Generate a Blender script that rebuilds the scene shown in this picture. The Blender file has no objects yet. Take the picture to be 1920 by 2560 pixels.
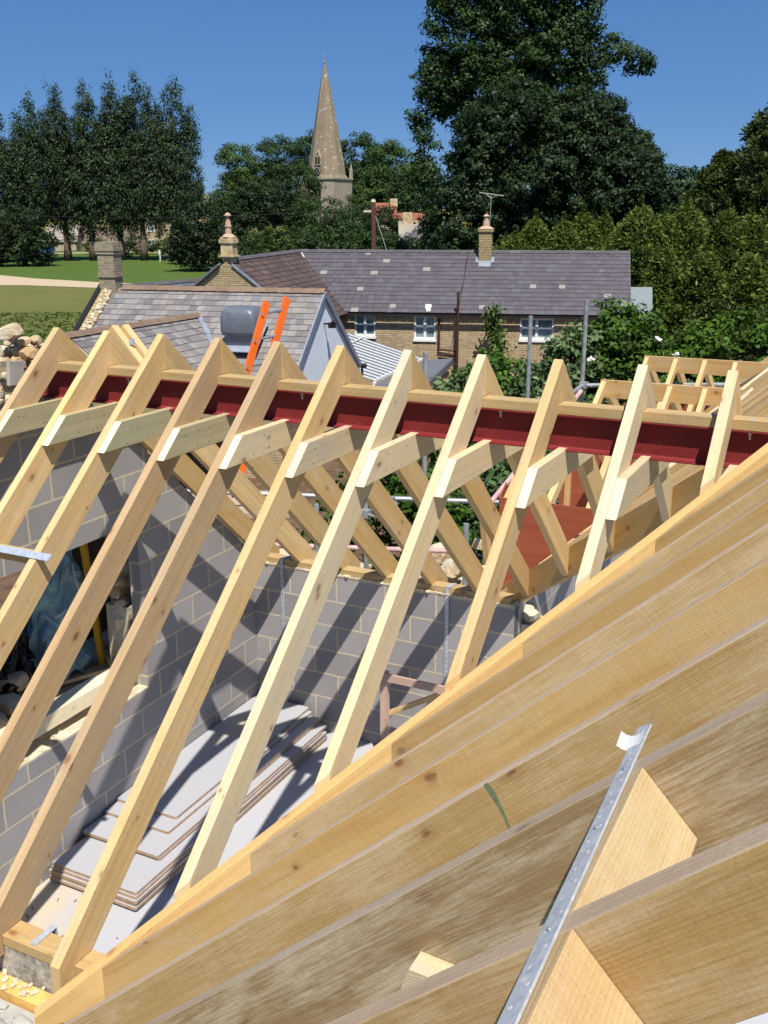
import bpy, math, random
import numpy as np
from mathutils import Vector, Matrix
S = bpy.context.scene
COL = S.collection
R = math.radians
random.seed(7)
# ------------------------------------------------------------------ camera, sky, sun
CX, CY, CZ = 2.51627, -2.33990, 2.83955
YAW, PITCH, ROLL = R(-26.741), R(16.7184), R(-0.18187)
FP = 2525.127
fw = Vector((math.sin(YAW)*math.cos(PITCH), math.cos(YAW)*math.cos(PITCH), -math.sin(PITCH)))
r0 = Vector((math.cos(YAW), -math.sin(YAW), 0)); u0 = r0.cross(fw)
rv = r0*math.cos(ROLL)+u0*math.sin(ROLL); uv_ = -r0*math.sin(ROLL)+u0*math.cos(ROLL)
cam = bpy.data.cameras.new('camera'); cam_o = bpy.data.objects.new('camera', cam); COL.objects.link(cam_o)
m = Matrix((rv, uv_, -fw)).transposed().to_4x4(); m.translation = Vector((CX, CY, CZ)); cam_o.matrix_world = m
cam.sensor_fit = 'HORIZONTAL'; cam.sensor_width = 36; cam.lens = FP/1920*36
cam.clip_start = 0.05; cam.clip_end = 5000
S.camera = cam_o
TOSUN = Vector((.78, -1, 2.2)).normalized()
EL = math.asin(TOSUN.z); ROT = math.atan2(TOSUN.x, TOSUN.y)
w = bpy.data.worlds.new('World'); S.world = w; w.use_nodes = True
nt = w.node_tree; nt.nodes.clear()
sky = nt.nodes.new('ShaderNodeTexSky'); sky.sky_type = 'NISHITA'; sky.sun_disc = False
sky.sun_elevation = EL; sky.sun_rotation = ROT; sky.altitude = 3000
sky.air_density = 1.0; sky.dust_density = 0.0; sky.ozone_density = 10.0
bg = nt.nodes.new('ShaderNodeBackground'); bg.inputs[1].default_value = 0.06
wo = nt.nodes.new('ShaderNodeOutputWorld')
smx = nt.nodes.new('ShaderNodeMix'); smx.data_type = 'RGBA'; smx.inputs[0].default_value = .5; smx.inputs[7].default_value = (1.35, 3.6, 8.4, 1)
nt.links.new(sky.outputs[0], smx.inputs[6]); nt.links.new(smx.outputs[2], bg.inputs[0]); nt.links.new(bg.outputs[0], wo.inputs[0])
sl = bpy.data.lights.new('sun', 'SUN'); sl.energy = 5.0; sl.angle = R(0.53); sl.color = (1, .955, .87)
so = bpy.data.objects.new('sun', sl); COL.objects.link(so)
so.rotation_euler = (-TOSUN).to_track_quat('-Z', 'Y').to_euler(); so.location = (0, 0, 60)
S.view_settings.view_transform = 'Standard'; S.view_settings.look = 'None'
S.view_settings.exposure = 0.35; S.view_settings.gamma = 1; S.view_settings.use_curve_mapping = False
S.render.engine = 'CYCLES'
S.cycles.max_bounces = 6; S.cycles.diffuse_bounces = 3; S.cycles.transparent_max_bounces = 6

# ------------------------------------------------------------------ helpers
FH = Vector((math.sin(YAW), math.cos(YAW), 0)); RH = Vector((math.cos(YAW), -math.sin(YAW), 0))
def W(X, Y, z):            # metres right of / ahead of where the photographer stands -> world
    return Vector((CX, CY, 0)) + RH*X + FH*Y + Vector((0, 0, z))
def tag(o, label=None, cat=None, group=None, kind=None):
    if label: o['label'] = label
    if cat: o['category'] = cat
    if group: o['group'] = group
    if kind: o['kind'] = kind
    return o
def empty(name, loc, label, cat, group=None):
    o = bpy.data.objects.new(name, None); COL.objects.link(o); o.location = loc; o.empty_display_size = .2
    return tag(o, label, cat, group)
def _ico():
    V = [Vector(p).normalized() for p in [(0, 1, 1.618), (0, -1, 1.618), (0, 1, -1.618), (0, -1, -1.618), (1, 1.618, 0), (-1, 1.618, 0), (1, -1.618, 0), (-1, -1.618, 0), (1.618, 0, 1), (-1.618, 0, 1), (1.618, 0, -1), (-1.618, 0, -1)]]
    F = [(0,1,8),(0,8,4),(0,4,5),(0,5,9),(0,9,1),(1,6,8),(8,6,10),(8,10,4),(4,10,2),(4,2,5),(5,2,11),(5,11,9),(9,11,7),(9,7,1),(1,7,6),(3,6,7),(3,7,11),(3,11,2),(3,2,10),(3,10,6)]
    out = [(V, F)]
    for _ in range(2):
        V = list(V); mid = {}; NF = []
        def m_(a, b):
            k = (min(a, b), max(a, b))
            if k not in mid: V.append(((V[a]+V[b])/2).normalized()); mid[k] = len(V)-1
            return mid[k]
        for a, b, c in F:
            x, y, z = m_(a, b), m_(b, c), m_(c, a); NF += [(a, x, z), (x, b, y), (z, y, c), (x, y, z)]
        F = NF; out.append((V, F))
    return out
ICO = _ico()
class MB:
    def __init__(s): s.v = []; s.f = []; s.u = []; s.t = []; s.mi = []
    def poly(s, pts, udir=None, tint=.5, mi=0):
        pts = [Vector(p) for p in pts]
        n = Vector((0, 0, 0))
        for i in range(len(pts)):
            a, b = pts[i], pts[(i+1) % len(pts)]
            n += Vector(((a.y-b.y)*(a.z+b.z), (a.z-b.z)*(a.x+b.x), (a.x-b.x)*(a.y+b.y)))
        if n.length < 1e-12: return
        n.normalize()
        if udir is None:
            ud = Vector((0, 0, 1)).cross(n)
            if ud.length < .2: ud = Vector((1, 0, 0))
            ud.normalize(); end = 1
        else:
            ud = Vector(udir).normalized(); end = 1
            if abs(n.dot(ud)) > .9:
                ud = ud.orthogonal().normalized(); end = .15
        vd = n.cross(ud).normalized()
        off = (n.x*1.7+n.y*3.1+n.z*.6) if udir is not None else 0
        b0 = len(s.v); s.v += [tuple(p) for p in pts]; s.f.append(list(range(b0, b0+len(pts))))
        s.u += [(p.dot(ud)*end, p.dot(vd)+off) for p in pts]; s.t += [tint]*len(pts); s.mi.append(mi)
    def prism(s, pts, ext, udir=None, tint=.5, mi=0):
        pts = [Vector(p) for p in pts]; e = Vector(ext)
        n = Vector((0, 0, 0))
        for i in range(len(pts)):
            a, b = pts[i], pts[(i+1) % len(pts)]
            n += Vector(((a.y-b.y)*(a.z+b.z), (a.z-b.z)*(a.x+b.x), (a.x-b.x)*(a.y+b.y)))
        if n.dot(e) > 0: pts = pts[::-1]
        s.poly(pts, udir, tint, mi); s.poly([p+e for p in pts][::-1], udir, tint, mi)
        for i in range(len(pts)):
            a, b = pts[i], pts[(i+1) % len(pts)]
            s.poly([b, a, a+e, b+e], udir, tint, mi)
    def loft(s, A_, B_, udir=None, tint=.5):
        A_ = [Vector(p) for p in A_]; B_ = [Vector(p) for p in B_]; c = (sum(A_, Vector())+sum(B_, Vector()))/(2*len(A_))
        def fix(q):
            n = Vector((0, 0, 0))
            for i in range(len(q)):
                a, b = q[i], q[(i+1) % len(q)]
                n += Vector(((a.y-b.y)*(a.z+b.z), (a.z-b.z)*(a.x+b.x), (a.x-b.x)*(a.y+b.y)))
            return n
        ext = B_[0]-A_[0]
        if fix(A_).dot(B_[1]-A_[1]) > 0: A_ = A_[::-1]; B_ = B_[::-1]
        s.poly(A_, udir, tint); s.poly(B_[::-1], udir, tint)
        for i in range(len(A_)):
            j = (i+1) % len(A_); s.poly([A_[j], A_[i], B_[i], B_[j]], udir, tint)
    def box(s, x0, x1, y0, y1, z0, z1, udir=None, tint=.5, mi=0):
        s.prism([(x0, y0, z0), (x1, y0, z0), (x1, y1, z0), (x0, y1, z0)], (0, 0, z1-z0), udir, tint, mi)
    def bar(s, a, b, wd, dp, up=(0, 0, 1), tint=.5, mi=0):   # rectangular bar from a to b
        a, b = Vector(a), Vector(b); d = (b-a).normalized(); up = Vector(up)
        sx = d.cross(up).normalized(); uz = sx.cross(d).normalized()
        q = [a+sx*(i*wd/2)+uz*(j*dp/2) for i, j in ((-1, -1), (1, -1), (1, 1), (-1, 1))]
        s.prism(q, b-a, d, tint, mi)
    def tube(s, a, b, ra, rb=None, n=10, cap=True, tint=.5):
        a, b = Vector(a), Vector(b); rb = ra if rb is None else rb
        d = (b-a).normalized(); o = d.orthogonal().normalized(); p = d.cross(o)
        A = [a+(o*math.cos(t)+p*math.sin(t))*ra for t in [2*math.pi*i/n for i in range(n)]]
        B = [b+(o*math.cos(t)+p*math.sin(t))*rb for t in [2*math.pi*i/n for i in range(n)]]
        for i in range(n):
            j = (i+1) % n; s.poly([A[i], A[j], B[j], B[i]], d, tint)
        if cap: s.poly(A[::-1], None, tint); s.poly(B, None, tint)
    def path(s, pts, r, n=6):
        for i in range(len(pts)-1): s.tube(pts[i], pts[i+1], r, r, n)
    def lathe(s, c, prof, n=12, tint=.5):
        c = Vector(c)
        rings = [[c+Vector((r*math.cos(2*math.pi*i/n), r*math.sin(2*math.pi*i/n), z)) for i in range(n)] for r, z in prof]
        for k in range(len(rings)-1):
            for i in range(n):
                j = (i+1) % n; s.poly([rings[k][i], rings[k][j], rings[k+1][j], rings[k+1][i]], None, tint)
        s.poly(rings[0][::-1]); s.poly(rings[-1])
    def rock(s, c, r, seed=0, tint=.5, sq=.75, fine=False):
        rnd = random.Random(seed); c = Vector(c); V, F = ICO[2 if fine else 1]
        rot = Matrix.Rotation(rnd.uniform(0, 6.3), 3, 'Z')@Matrix.Rotation(rnd.uniform(-.35, .35), 3, 'X')
        ax = (r*rnd.uniform(1.0, 1.5), r*rnd.uniform(.8, 1.15), r*rnd.uniform(.55, .95))
        pl = []
        for ax_ in ((1, 0, 0), (-1, 0, 0), (0, 1, 0), (0, -1, 0), (0, 0, 1), (0, 0, -1)):
            pl.append(((Vector(ax_)+Vector([rnd.uniform(-.25, .25) for _ in range(3)])).normalized(), rnd.uniform(.55, .72)))
        for _ in range(4): pl.append((Vector([rnd.uniform(-1, 1) for _ in range(3)]).normalized(), rnd.uniform(.72, .88)))
        P = []
        for p in V:
            q = p*1.0
            for n_, h_ in pl:
                d_ = q.dot(n_)
                if d_ > h_: q = q-n_*(d_-h_)*.97
            q = q+p*rnd.uniform(-.02, .02); q = rot@Vector((q.x*ax[0], q.y*ax[1], q.z*ax[2])); P.append(c+q)
        for f in F: s.poly([P[i] for i in f], None, tint)
    def build(s, name, mats, parent=None, loc=None, bevel=0, smooth=False, label=None):
        me = bpy.data.meshes.new(name)
        base = Vector(loc) if loc is not None else (Vector(parent.location) if parent is not None and parent.parent is None else Vector((0, 0, 0)))
        if parent is not None and parent.parent is not None: base = Vector(parent.parent.location)+Vector(parent.location)
        me.from_pydata([(v[0]-base.x, v[1]-base.y, v[2]-base.z) for v in s.v], [], s.f)
        uvl = me.uv_layers.new(name='UVMap'); uvl.data.foreach_set('uv', [c for p in s.u for c in p])
        ca = me.color_attributes.new('tint', 'FLOAT_COLOR', 'CORNER')
        ca.data.foreach_set('color', [c for t in s.t for c in (t, t, t, 1)])
        for mt in (mats if isinstance(mats, (list, tuple)) else [mats]): me.materials.append(mt)
        me.polygons.foreach_set('material_index', s.mi)
        if smooth: me.polygons.foreach_set('use_smooth', [True]*len(me.polygons))
        o = bpy.data.objects.new(name, me); COL.objects.link(o)
        if parent is not None: o.parent = parent
        else: o.location = base
        if smooth or bevel:
            import bmesh
            bm = bmesh.new(); bm.from_mesh(me); bmesh.ops.remove_doubles(bm, verts=bm.verts, dist=1e-5); bm.to_mesh(me); bm.free()
        if bevel:
            b = o.modifiers.new('bevel', 'BEVEL'); b.width = bevel; b.segments = 2; b.limit_method = 'ANGLE'
        if label: o['label'] = label
        return o
def one(name, mb, mat, label, cat, group=None, kind=None, loc=None, **k):
    o = mb.build(name, mat, None, loc if loc is not None else mb.v[0], **k)
    return tag(o, label, cat, group, kind)

# ------------------------------------------------------------------ materials
def newmat(name, rough=.7, spec=.3):
    m = bpy.data.materials.new(name); m.use_nodes = True; n = m.node_tree
    b = n.nodes['Principled BSDF']; b.inputs['Roughness'].default_value = rough
    b.inputs['Specular IOR Level'].default_value = spec
    return m, n, b
def N(n, t, **k):
    x = n.nodes.new(t)
    for a, v in k.items():
        if a.startswith('i_'): x.inputs[a[2:].replace('_', ' ')].default_value = v
        else: setattr(x, a, v)
    return x
def ramp(n, fac, stops):
    r = N(n, 'ShaderNodeValToRGB'); el = r.color_ramp.elements
    while len(el) < len(stops): el.new(.5)
    for e, (p, c) in zip(el, stops): e.position = p; e.color = (*c, 1) if len(c) == 3 else c
    n.links.new(fac, r.inputs[0]); return r.outputs[0]
def mix(n, fac, a, b, mode='MIX'):
    x = N(n, 'ShaderNodeMix', data_type='RGBA', blend_type=mode)
    for sck, v in ((x.inputs[0], fac), (x.inputs[6], a), (x.inputs[7], b)):
        if isinstance(v, (int, float)): sck.default_value = v
        elif isinstance(v, tuple): sck.default_value = (*v, 1)
        else: n.links.new(v, sck)
    return x.outputs[2]
def mathn(n, op, a, b=None):
    x = N(n, 'ShaderNodeMath', operation=op)
    for i, v in enumerate((a, b)):
        if v is None: continue
        if isinstance(v, (int, float)): x.inputs[i].default_value = v
        else: n.links.new(v, x.inputs[i])
    return x.outputs[0]
def bump(n, b, h, strength=.3, dist=.01):
    x = N(n, 'ShaderNodeBump'); x.inputs['Strength'].default_value = strength; x.inputs['Distance'].default_value = dist
    n.links.new(h, x.inputs['Height']); n.links.new(x.outputs[0], b.inputs['Normal'])
def noise(n, vec, scale, detail=4, rough=.6, dist=0):
    x = N(n, 'ShaderNodeTexNoise'); x.inputs['Scale'].default_value = scale; x.inputs['Detail'].default_value = detail
    x.inputs['Roughness'].default_value = rough; x.inputs['Distortion'].default_value = dist
    if vec is not None: n.links.new(vec, x.inputs['Vector'])
    return x.outputs['Fac']
def mapping(n, vec, scale=(1, 1, 1), loc=None):
    x = N(n, 'ShaderNodeMapping'); n.links.new(vec, x.inputs[0]); x.inputs['Scale'].default_value = scale
    if loc is not None:
        if isinstance(loc, tuple): x.inputs['Location'].default_value = loc
        else: n.links.new(loc, x.inputs['Location'])
    return x.outputs[0]
def uvn(n): return N(n, 'ShaderNodeTexCoord').outputs['UV']
def objn(n): return N(n, 'ShaderNodeTexCoord').outputs['Object']

def wood(name, c1, c2, grain=(.3, .17, .07), knots=.8, stain=None, stain_amt=.5, rough=.62, spec=.25, gstr=.45):
    m, n, b = newmat(name, rough, spec)
    uv = uvn(n); oi = N(n, 'ShaderNodeObjectInfo')
    rx = mathn(n, 'MULTIPLY', oi.outputs['Random'], 53.0)
    cx = N(n, 'ShaderNodeCombineXYZ'); n.links.new(rx, cx.inputs[0]); n.links.new(rx, cx.inputs[1]); n.links.new(rx, cx.inputs[2])
    v0 = mapping(n, uv, (1, 1, 1), cx.outputs[0])
    # slow wander so grain lines are not ruled straight
    wv = noise(n, mapping(n, v0, (1.3, 5, 1)), 1, 2, .5)
    wob = mathn(n, 'MULTIPLY', mathn(n, 'SUBTRACT', wv, .5), .05)
    cw = N(n, 'ShaderNodeCombineXYZ'); n.links.new(wob, cw.inputs[1])
    va = N(n, 'ShaderNodeVectorMath', operation='ADD'); n.links.new(v0, va.inputs[0]); n.links.new(cw.outputs[0], va.inputs[1])
    v1 = va.outputs[0]
    # knots: round, a few to the metre, the grain bends round them
    vo = N(n, 'ShaderNodeTexVoronoi'); vo.voronoi_dimensions = '2D'; vo.inputs['Scale'].default_value = 1; vo.inputs['Randomness'].default_value = 1
    kw = noise(n, mapping(n, v0, (30, 30, 1)), 1, 2)
    kv = N(n, 'ShaderNodeVectorMath', operation='SCALE'); n.links.new(mapping(n, v0, (3.4, 5.6, 1)), kv.inputs[0]); kv.inputs['Scale'].default_value = 1
    n.links.new(kv.outputs[0], vo.inputs['Vector'])
    d = mathn(n, 'ADD', vo.outputs['Distance'], mathn(n, 'MULTIPLY', mathn(n, 'SUBTRACT', kw, .5), .05)); vc = vo.outputs['Color']
    sep = N(n, 'ShaderNodeSeparateColor'); n.links.new(vc, sep.inputs[0])
    size = mathn(n, 'MULTIPLY', mathn(n, 'MAXIMUM', mathn(n, 'SUBTRACT', sep.outputs[0], .42), 0.0), .155)
    gate = mathn(n, 'GREATER_THAN', size, .012)
    bend = mathn(n, 'MULTIPLY', mathn(n, 'MAXIMUM', mathn(n, 'SUBTRACT', 1.0, mathn(n, 'MULTIPLY', d, 3.2)), 0.0), gate)
    # growth rings: wandering bands along the piece
    sy = N(n, 'ShaderNodeSeparateXYZ'); n.links.new(v1, sy.inputs[0])
    ph = mathn(n, 'ADD', mathn(n, 'MULTIPLY', sy.outputs[1], 760.0), mathn(n, 'MULTIPLY', noise(n, mapping(n, v0, (.55, 7, 1)), 1, 3, .55), 38.0))
    ph = mathn(n, 'ADD', ph, mathn(n, 'MULTIPLY', mathn(n, 'MULTIPLY', bend, bend), 7.0))
    ring = mathn(n, 'ADD', mathn(n, 'MULTIPLY', mathn(n, 'SINE', ph), .5), .5)
    ring = mathn(n, 'POWER', ring, 2.2)
    ringamt = ramp(n, noise(n, mapping(n, v0, (.7, 9, 1)), 1, 2), [(.35, (.25, .25, .25)), (.65, (1, 1, 1))])
    g = noise(n, mapping(n, v1, (5.0, 330, 1)), 1, 4, .75)
    g2 = noise(n, mapping(n, v1, (.8, 40, 1)), 1, 3, .65)
    broad = noise(n, mapping(n, v1, (1.3, 14, 1)), 1, 5, .7)
    speck = noise(n, mapping(n, v0, (160, 420, 1)), 1, 3, .8)
    saw = noise(n, mapping(n, v0, (260, 3, 1)), 1, 2, .6)
    col = mix(n, ramp(n, broad, [(.34, (0, 0, 0)), (.66, (1, 1, 1))]), c1, c2)
    col = mix(n, mathn(n, 'MULTIPLY', mathn(n, 'MULTIPLY', ring, ringamt), gstr*.85), col, grain)
    col = mix(n, mathn(n, 'MULTIPLY', ramp(n, g, [(.40, (0, 0, 0)), (.70, (1, 1, 1))]), gstr*.7), col, grain)
    col = mix(n, mathn(n, 'MULTIPLY', ramp(n, g2, [(.48, (0, 0, 0)), (.64, (1, 1, 1))]), gstr*.75), col, grain)
    kn = mathn(n, 'MULTIPLY', mathn(n, 'LESS_THAN', d, size), gate)
    core = mathn(n, 'LESS_THAN', d, mathn(n, 'MULTIPLY', size, .55))
    halo = mathn(n, 'MULTIPLY', ramp(n, mathn(n, 'DIVIDE', d, mathn(n, 'MULTIPLY', size, 3.0)), [(.25, (1, 1, 1)), (1, (0, 0, 0))]), gate)
    col = mix(n, mathn(n, 'MULTIPLY', halo, .45*knots), col, (grain[0]*1.0, grain[1]*.85, grain[2]*.7))
    col = mix(n, mathn(n, 'MULTIPLY', kn, .62*knots), col, (.22, .085, .03))
    col = mix(n, mathn(n, 'MULTIPLY', mathn(n, 'MULTIPLY', kn, core), .4*knots), col, (.10, .04, .02))
    if stain:
        st = mathn(n, 'ADD', mathn(n, 'MULTIPLY', noise(n, mapping(n, v0, (2.2, 9, 1)), 1, 6, .72), .65), mathn(n, 'MULTIPLY', noise(n, mapping(n, v1, (9, 160, 1)), 1, 4, .7), .35))
        sm = ramp(n, st, [(.47, (0, 0, 0)), (.62, (1, 1, 1))])
        col = mix(n, mathn(n, 'MULTIPLY', sm, stain_amt), col, stain)
    col = mix(n, .5, col, ramp(n, speck, [(.34, (.62, .58, .52)), (.5, (1, 1, 1))]), 'MULTIPLY')
    col = mix(n, .22, col, ramp(n, saw, [(.4, (.7, .66, .6)), (.6, (1, 1, 1))]), 'MULTIPLY')
    # scuffs, drips and handling dirt
    dirt = noise(n, mapping(n, v0, (6, 11, 1)), 1, 7, .78)
    col = mix(n, mathn(n, 'MULTIPLY', ramp(n, dirt, [(.60, (0, 0, 0)), (.72, (1, 1, 1))]), .35), col, (.34, .25, .15))
    # whole-piece tone differences
    hs = N(n, 'ShaderNodeHueSaturation'); n.links.new(col, hs.inputs['Color'])
    vv = mathn(n, 'ADD', mathn(n, 'MULTIPLY', oi.outputs['Random'], .30), .93); n.links.new(vv, hs.inputs['Value'])
    hr = N(n, 'ShaderNodeTexWhiteNoise', noise_dimensions='1D'); n.links.new(oi.outputs['Random'], hr.inputs['W'])
    fin = mix(n, mathn(n, 'MULTIPLY', hr.outputs[0], .30), hs.outputs[0], (1.0, .80, .62), 'MULTIPLY')
    n.links.new(fin, b.inputs['Base Color'])
    bump(n, b, mathn(n, 'ADD', g, mathn(n, 'MULTIPLY', ring, .4)), .3, .002)
    return m
M = {}
M['pine'] = wood('pine', (.66, .45, .20), (.76, .57, .30), (.46, .26, .09), .9, (.50, .46, .36), .35)
M['pine_pale'] = wood('pine_pale', (.72, .57, .32), (.64, .55, .39), (.42, .33, .20), .8, (.48, .46, .40), .6)
M['pine_green'] = wood('pine_green', (.42, .37, .22), (.50, .44, .29), (.27, .22, .11), .8, (.34, .36, .22), .6)
M['pine_cut'] = wood('pine_cut', (.80, .70, .48), (.84, .76, .56), (.6, .48, .3), .2, None, 0, gstr=.25)
M['pine_plate'] = wood('pine_plate', (.52, .36, .16), (.58, .43, .22), (.32, .20, .08), .8, (.45, .36, .2), .4)
M['larch'] = wood('larch', (.50, .325, .125), (.57, .395, .175), (.34, .19, .06), 1.0, (.52, .42, .27), .6, gstr=.36)
M['larch_grey'] = wood('larch_grey', (.45, .31, .15), (.52, .375, .19), (.31, .19, .085), .9, (.60, .50, .33), .5, gstr=.36)
M['larch_near'] = wood('larch_near', (.38, .25, .105), (.44, .31, .14), (.25, .145, .05), 1.0, (.52, .43, .29), .6, gstr=.4)  # darker copy of larch, used on the nearest rafters
M['larch_dull'] = wood('larch_dull', (.33, .225, .11), (.39, .275, .145), (.23, .14, .065), .9, (.58, .50, .36), .85, gstr=.4)
M['nogging'] = wood('nogging_pine', (.46, .33, .17), (.52, .39, .22), (.40, .25, .10), .7, (.55, .45, .3), .4, gstr=.3)
M['pine_brown'] = wood('pine_brown', (.52, .36, .19), (.60, .44, .25), (.34, .21, .10), 1.0, (.42, .33, .24), .6)
M['larch_edge'] = wood('larch_edge', (.50, .38, .26), (.55, .44, .32), (.32, .22, .15), .5, (.56, .48, .38), .5)
M['valley'] = wood('valley', (.66, .43, .17), (.70, .48, .22), (.45, .26, .09), .5, (.52, .44, .22), .3)
M['pink_wood'] = wood('pink_wood', (.55, .40, .33), (.60, .46, .38), (.38, .26, .2), .6)
M['board_wood'] = wood('board_wood', (.52, .44, .33), (.58, .5, .38), (.35, .28, .2), .6, (.4, .38, .34), .6)
def plain(name, c, rough=.6, spec=.3, metal=0, var=.15, scale=8, bmp=0):
    m, n, b = newmat(name, rough, spec); b.inputs['Metallic'].default_value = metal
    ns = noise(n, objn(n), scale, 5)
    col = mix(n, ramp(n, ns, [(.3, (0, 0, 0)), (.7, (1, 1, 1))]), tuple(x*(1-var) for x in c), tuple(min(1, x*(1+var)) for x in c))
    n.links.new(col, b.inputs['Base Color'])
    if bmp: bump(n, b, noise(n, objn(n), scale*4, 4), bmp, .01)
    return m
M['steel_red'] = plain('steel_red', (.19, .020, .022), .6, .2, 0, .15, 6, .1)
def steelred():
    m, n, b = newmat('red_oxide_primer', .6, .2); o_ = objn(n)
    a = noise(n, mapping(n, o_, (1.5, 6, 9)), 1, 5, .7); sp = noise(n, o_, 55, 3, .6); ch = noise(n, mapping(n, o_, (3, 12, 30)), 1, 4, .7)
    col = ramp(n, a, [(.3, (.165, .019, .020)), (.7, (.225, .028, .028))])
    col = mix(n, mathn(n, 'MULTIPLY', ramp(n, ch, [(.60, (0, 0, 0)), (.72, (1, 1, 1))]), .25), col, (.30, .11, .09))
    col = mix(n, ramp(n, sp, [(.735, (0, 0, 0)), (.76, (1, 1, 1))]), col, (.45, .32, .30))
    n.links.new(col, b.inputs['Base Color']); bump(n, b, a, .15, .004); return m
M['steel_red'] = steelred()
M['galv'] = None
def galv():
    m, n, b = newmat('galvanised', .38, .6); b.inputs['Metallic'].default_value = .35
    vo = N(n, 'ShaderNodeTexVoronoi'); vo.inputs['Scale'].default_value = 60; n.links.new(uvn(n), vo.inputs['Vector'])
    col = ramp(n, vo.outputs['Color'], [(0, (.42, .47, .54)), (1, (.62, .67, .74))])
    sp = noise(n, uvn(n), 34, 3)
    col = mix(n, ramp(n, sp, [(.62, (0, 0, 0)), (.68, (1, 1, 1))]), col, (.75, .75, .75))
    n.links.new(col, b.inputs['Base Color']); return m
M['galv'] = galv()
M['tube'] = plain('scaffold_tube', (.33, .35, .37), .5, .4, .4, .25, 12)
M['tube_pink'] = plain('tube_pink', (.52, .33, .33), .55, .3, .1, .3, 12)
M['nail'] = plain('nail', (.5, .48, .42), .4, .5, .8)
M['tape'] = plain('tape', (.72, .72, .70), .5)
def blockwork(name, bw, bh, mort, base1, base2, mcol, msize, bstr=.6, off=.5, soft=.1, wig=.011, speck=True, zoff=0, uoff=0):
    m, n, b = newmat(name, .92, .12)
    uv = mapping(n, uvn(n), (1, 1, 1), (uoff, zoff, 0))
    nn = N(n, 'ShaderNodeTexNoise'); nn.inputs['Scale'].default_value = 26; nn.inputs['Detail'].default_value = 4; n.links.new(uv, nn.inputs['Vector'])
    sb = N(n, 'ShaderNodeVectorMath', operation='SUBTRACT'); n.links.new(nn.outputs['Color'], sb.inputs[0]); sb.inputs[1].default_value = (.5, .5, .5)
    sc = N(n, 'ShaderNodeVectorMath', operation='SCALE'); n.links.new(sb.outputs[0], sc.inputs[0]); sc.inputs['Scale'].default_value = wig
    ad = N(n, 'ShaderNodeVectorMath', operation='ADD'); n.links.new(uv, ad.inputs[0]); n.links.new(sc.outputs[0], ad.inputs[1])
    br = N(n, 'ShaderNodeTexBrick'); br.offset = off; br.squash = 1
    n.links.new(ad.outputs[0], br.inputs['Vector'])
    br.inputs['Scale'].default_value = 1; br.inputs['Brick Width'].default_value = bw; br.inputs['Row Height'].default_value = bh
    br.inputs['Mortar Size'].default_value = msize; br.inputs['Mortar Smooth'].default_value = soft; br.inputs['Bias'].default_value = 0
    br.inputs['Color1'].default_value = (*base1, 1); br.inputs['Color2'].default_value = (*base2, 1); br.inputs['Mortar'].default_value = (*mcol, 1)
    fine = noise(n, uv, 160 if speck else 30, 4, .8)
    big = noise(n, uv, 2.2, 4)
    col = mix(n, .35, br.outputs['Color'], ramp(n, fine, [(.3, (.25, .25, .25)), (.7, (.8, .8, .8))]), 'MULTIPLY')
    col = mix(n, .3, col, ramp(n, big, [(.3, (.55, .55, .55)), (.7, (1, 1, 1))]), 'MULTIPLY')
    if speck:
        pit = noise(n, uv, 420, 2, .5)
        col = mix(n, ramp(n, pit, [(.60, (0, 0, 0)), (.66, (1, 1, 1))]), col, (.09, .09, .09))
    hs = N(n, 'ShaderNodeHueSaturation'); n.links.new(col, hs.inputs['Color']); hs.inputs['Value'].default_value = 1.15
    n.links.new(hs.outputs[0], b.inputs['Base Color'])
    h = mathn(n, 'ADD', mathn(n, 'MULTIPLY', br.outputs['Fac'], -.6 if not speck else .6), mathn(n, 'MULTIPLY', fine, .5))
    bump(n, b, h, bstr, .006 if speck else .02)
    return m
M['block'] = blockwork('blockwork', .449, .2245, 0, (.335, .312, .310), (.42, .395, .39), (.64, .55, .40), .0085, .7, zoff=.062)
M['block_end'] = plain('block_end', (.40, .37, .32), .95, .1, 0, .5, 30, .6)
M['cotswold'] = blockwork('coursed_stone', .30, .082, 0, (.46, .345, .205), (.60, .475, .30), (.33, .25, .15), .008, 1, off=.37, wig=.10, speck=False)
M['cotswold_grey'] = blockwork('coursed_stone_grey', .24, .08, 0, (.42, .33, .18), (.55, .44, .25), (.25, .19, .11), .01, 1, off=.41, wig=.07, speck=False)
M['chimney_brick'] = blockwork('chimney_stone', .17, .085, 0, (.38, .31, .21), (.25, .20, .15), (.45, .40, .30), .009, 1, wig=.03, speck=False)
M['chimney_yellow'] = blockwork('chimney_yellow_brick', .15, .105, 0, (.46, .37, .20), (.36, .29, .16), (.22, .17, .10), .01, 1, wig=.02, speck=False)
M['ashlar'] = plain('ashlar', (.52, .40, .24), .9, .1, 0, .35, 3, .3)
M['dry_mortar'] = plain('dry_mortar', (.60, .52, .38), .95, .1, 0, .3, 12, .5)
M['stone'] = None
def stone():
    m, n, b = newmat('rubble_stone', .95, .1)
    o = objn(n); at = N(n, 'ShaderNodeAttribute', attribute_name='tint')
    ns = noise(n, o, 9, 6, .7); n2 = noise(n, o, 2.5, 3)
    col = mix(n, ramp(n, ns, [(.35, (0, 0, 0)), (.65, (1, 1, 1))]), (.68, .58, .43), (.80, .73, .60))
    col = mix(n, ramp(n, n2, [(.5, (0, 0, 0)), (.7, (1, 1, 1))]), col, (.58, .40, .2))
    col = mix(n, .5, col, ramp(n, at.outputs['Fac'], [(0, (.78, .76, .72)), (1, (1, 1, 1))]), 'MULTIPLY')
    n.links.new(col, b.inputs['Base Color']); bump(n, b, mathn(n, 'ADD', ns, mathn(n, 'MULTIPLY', noise(n, o, 45, 5, .75), .5)), 1.0, .03); return m
M['stone'] = stone()
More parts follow.
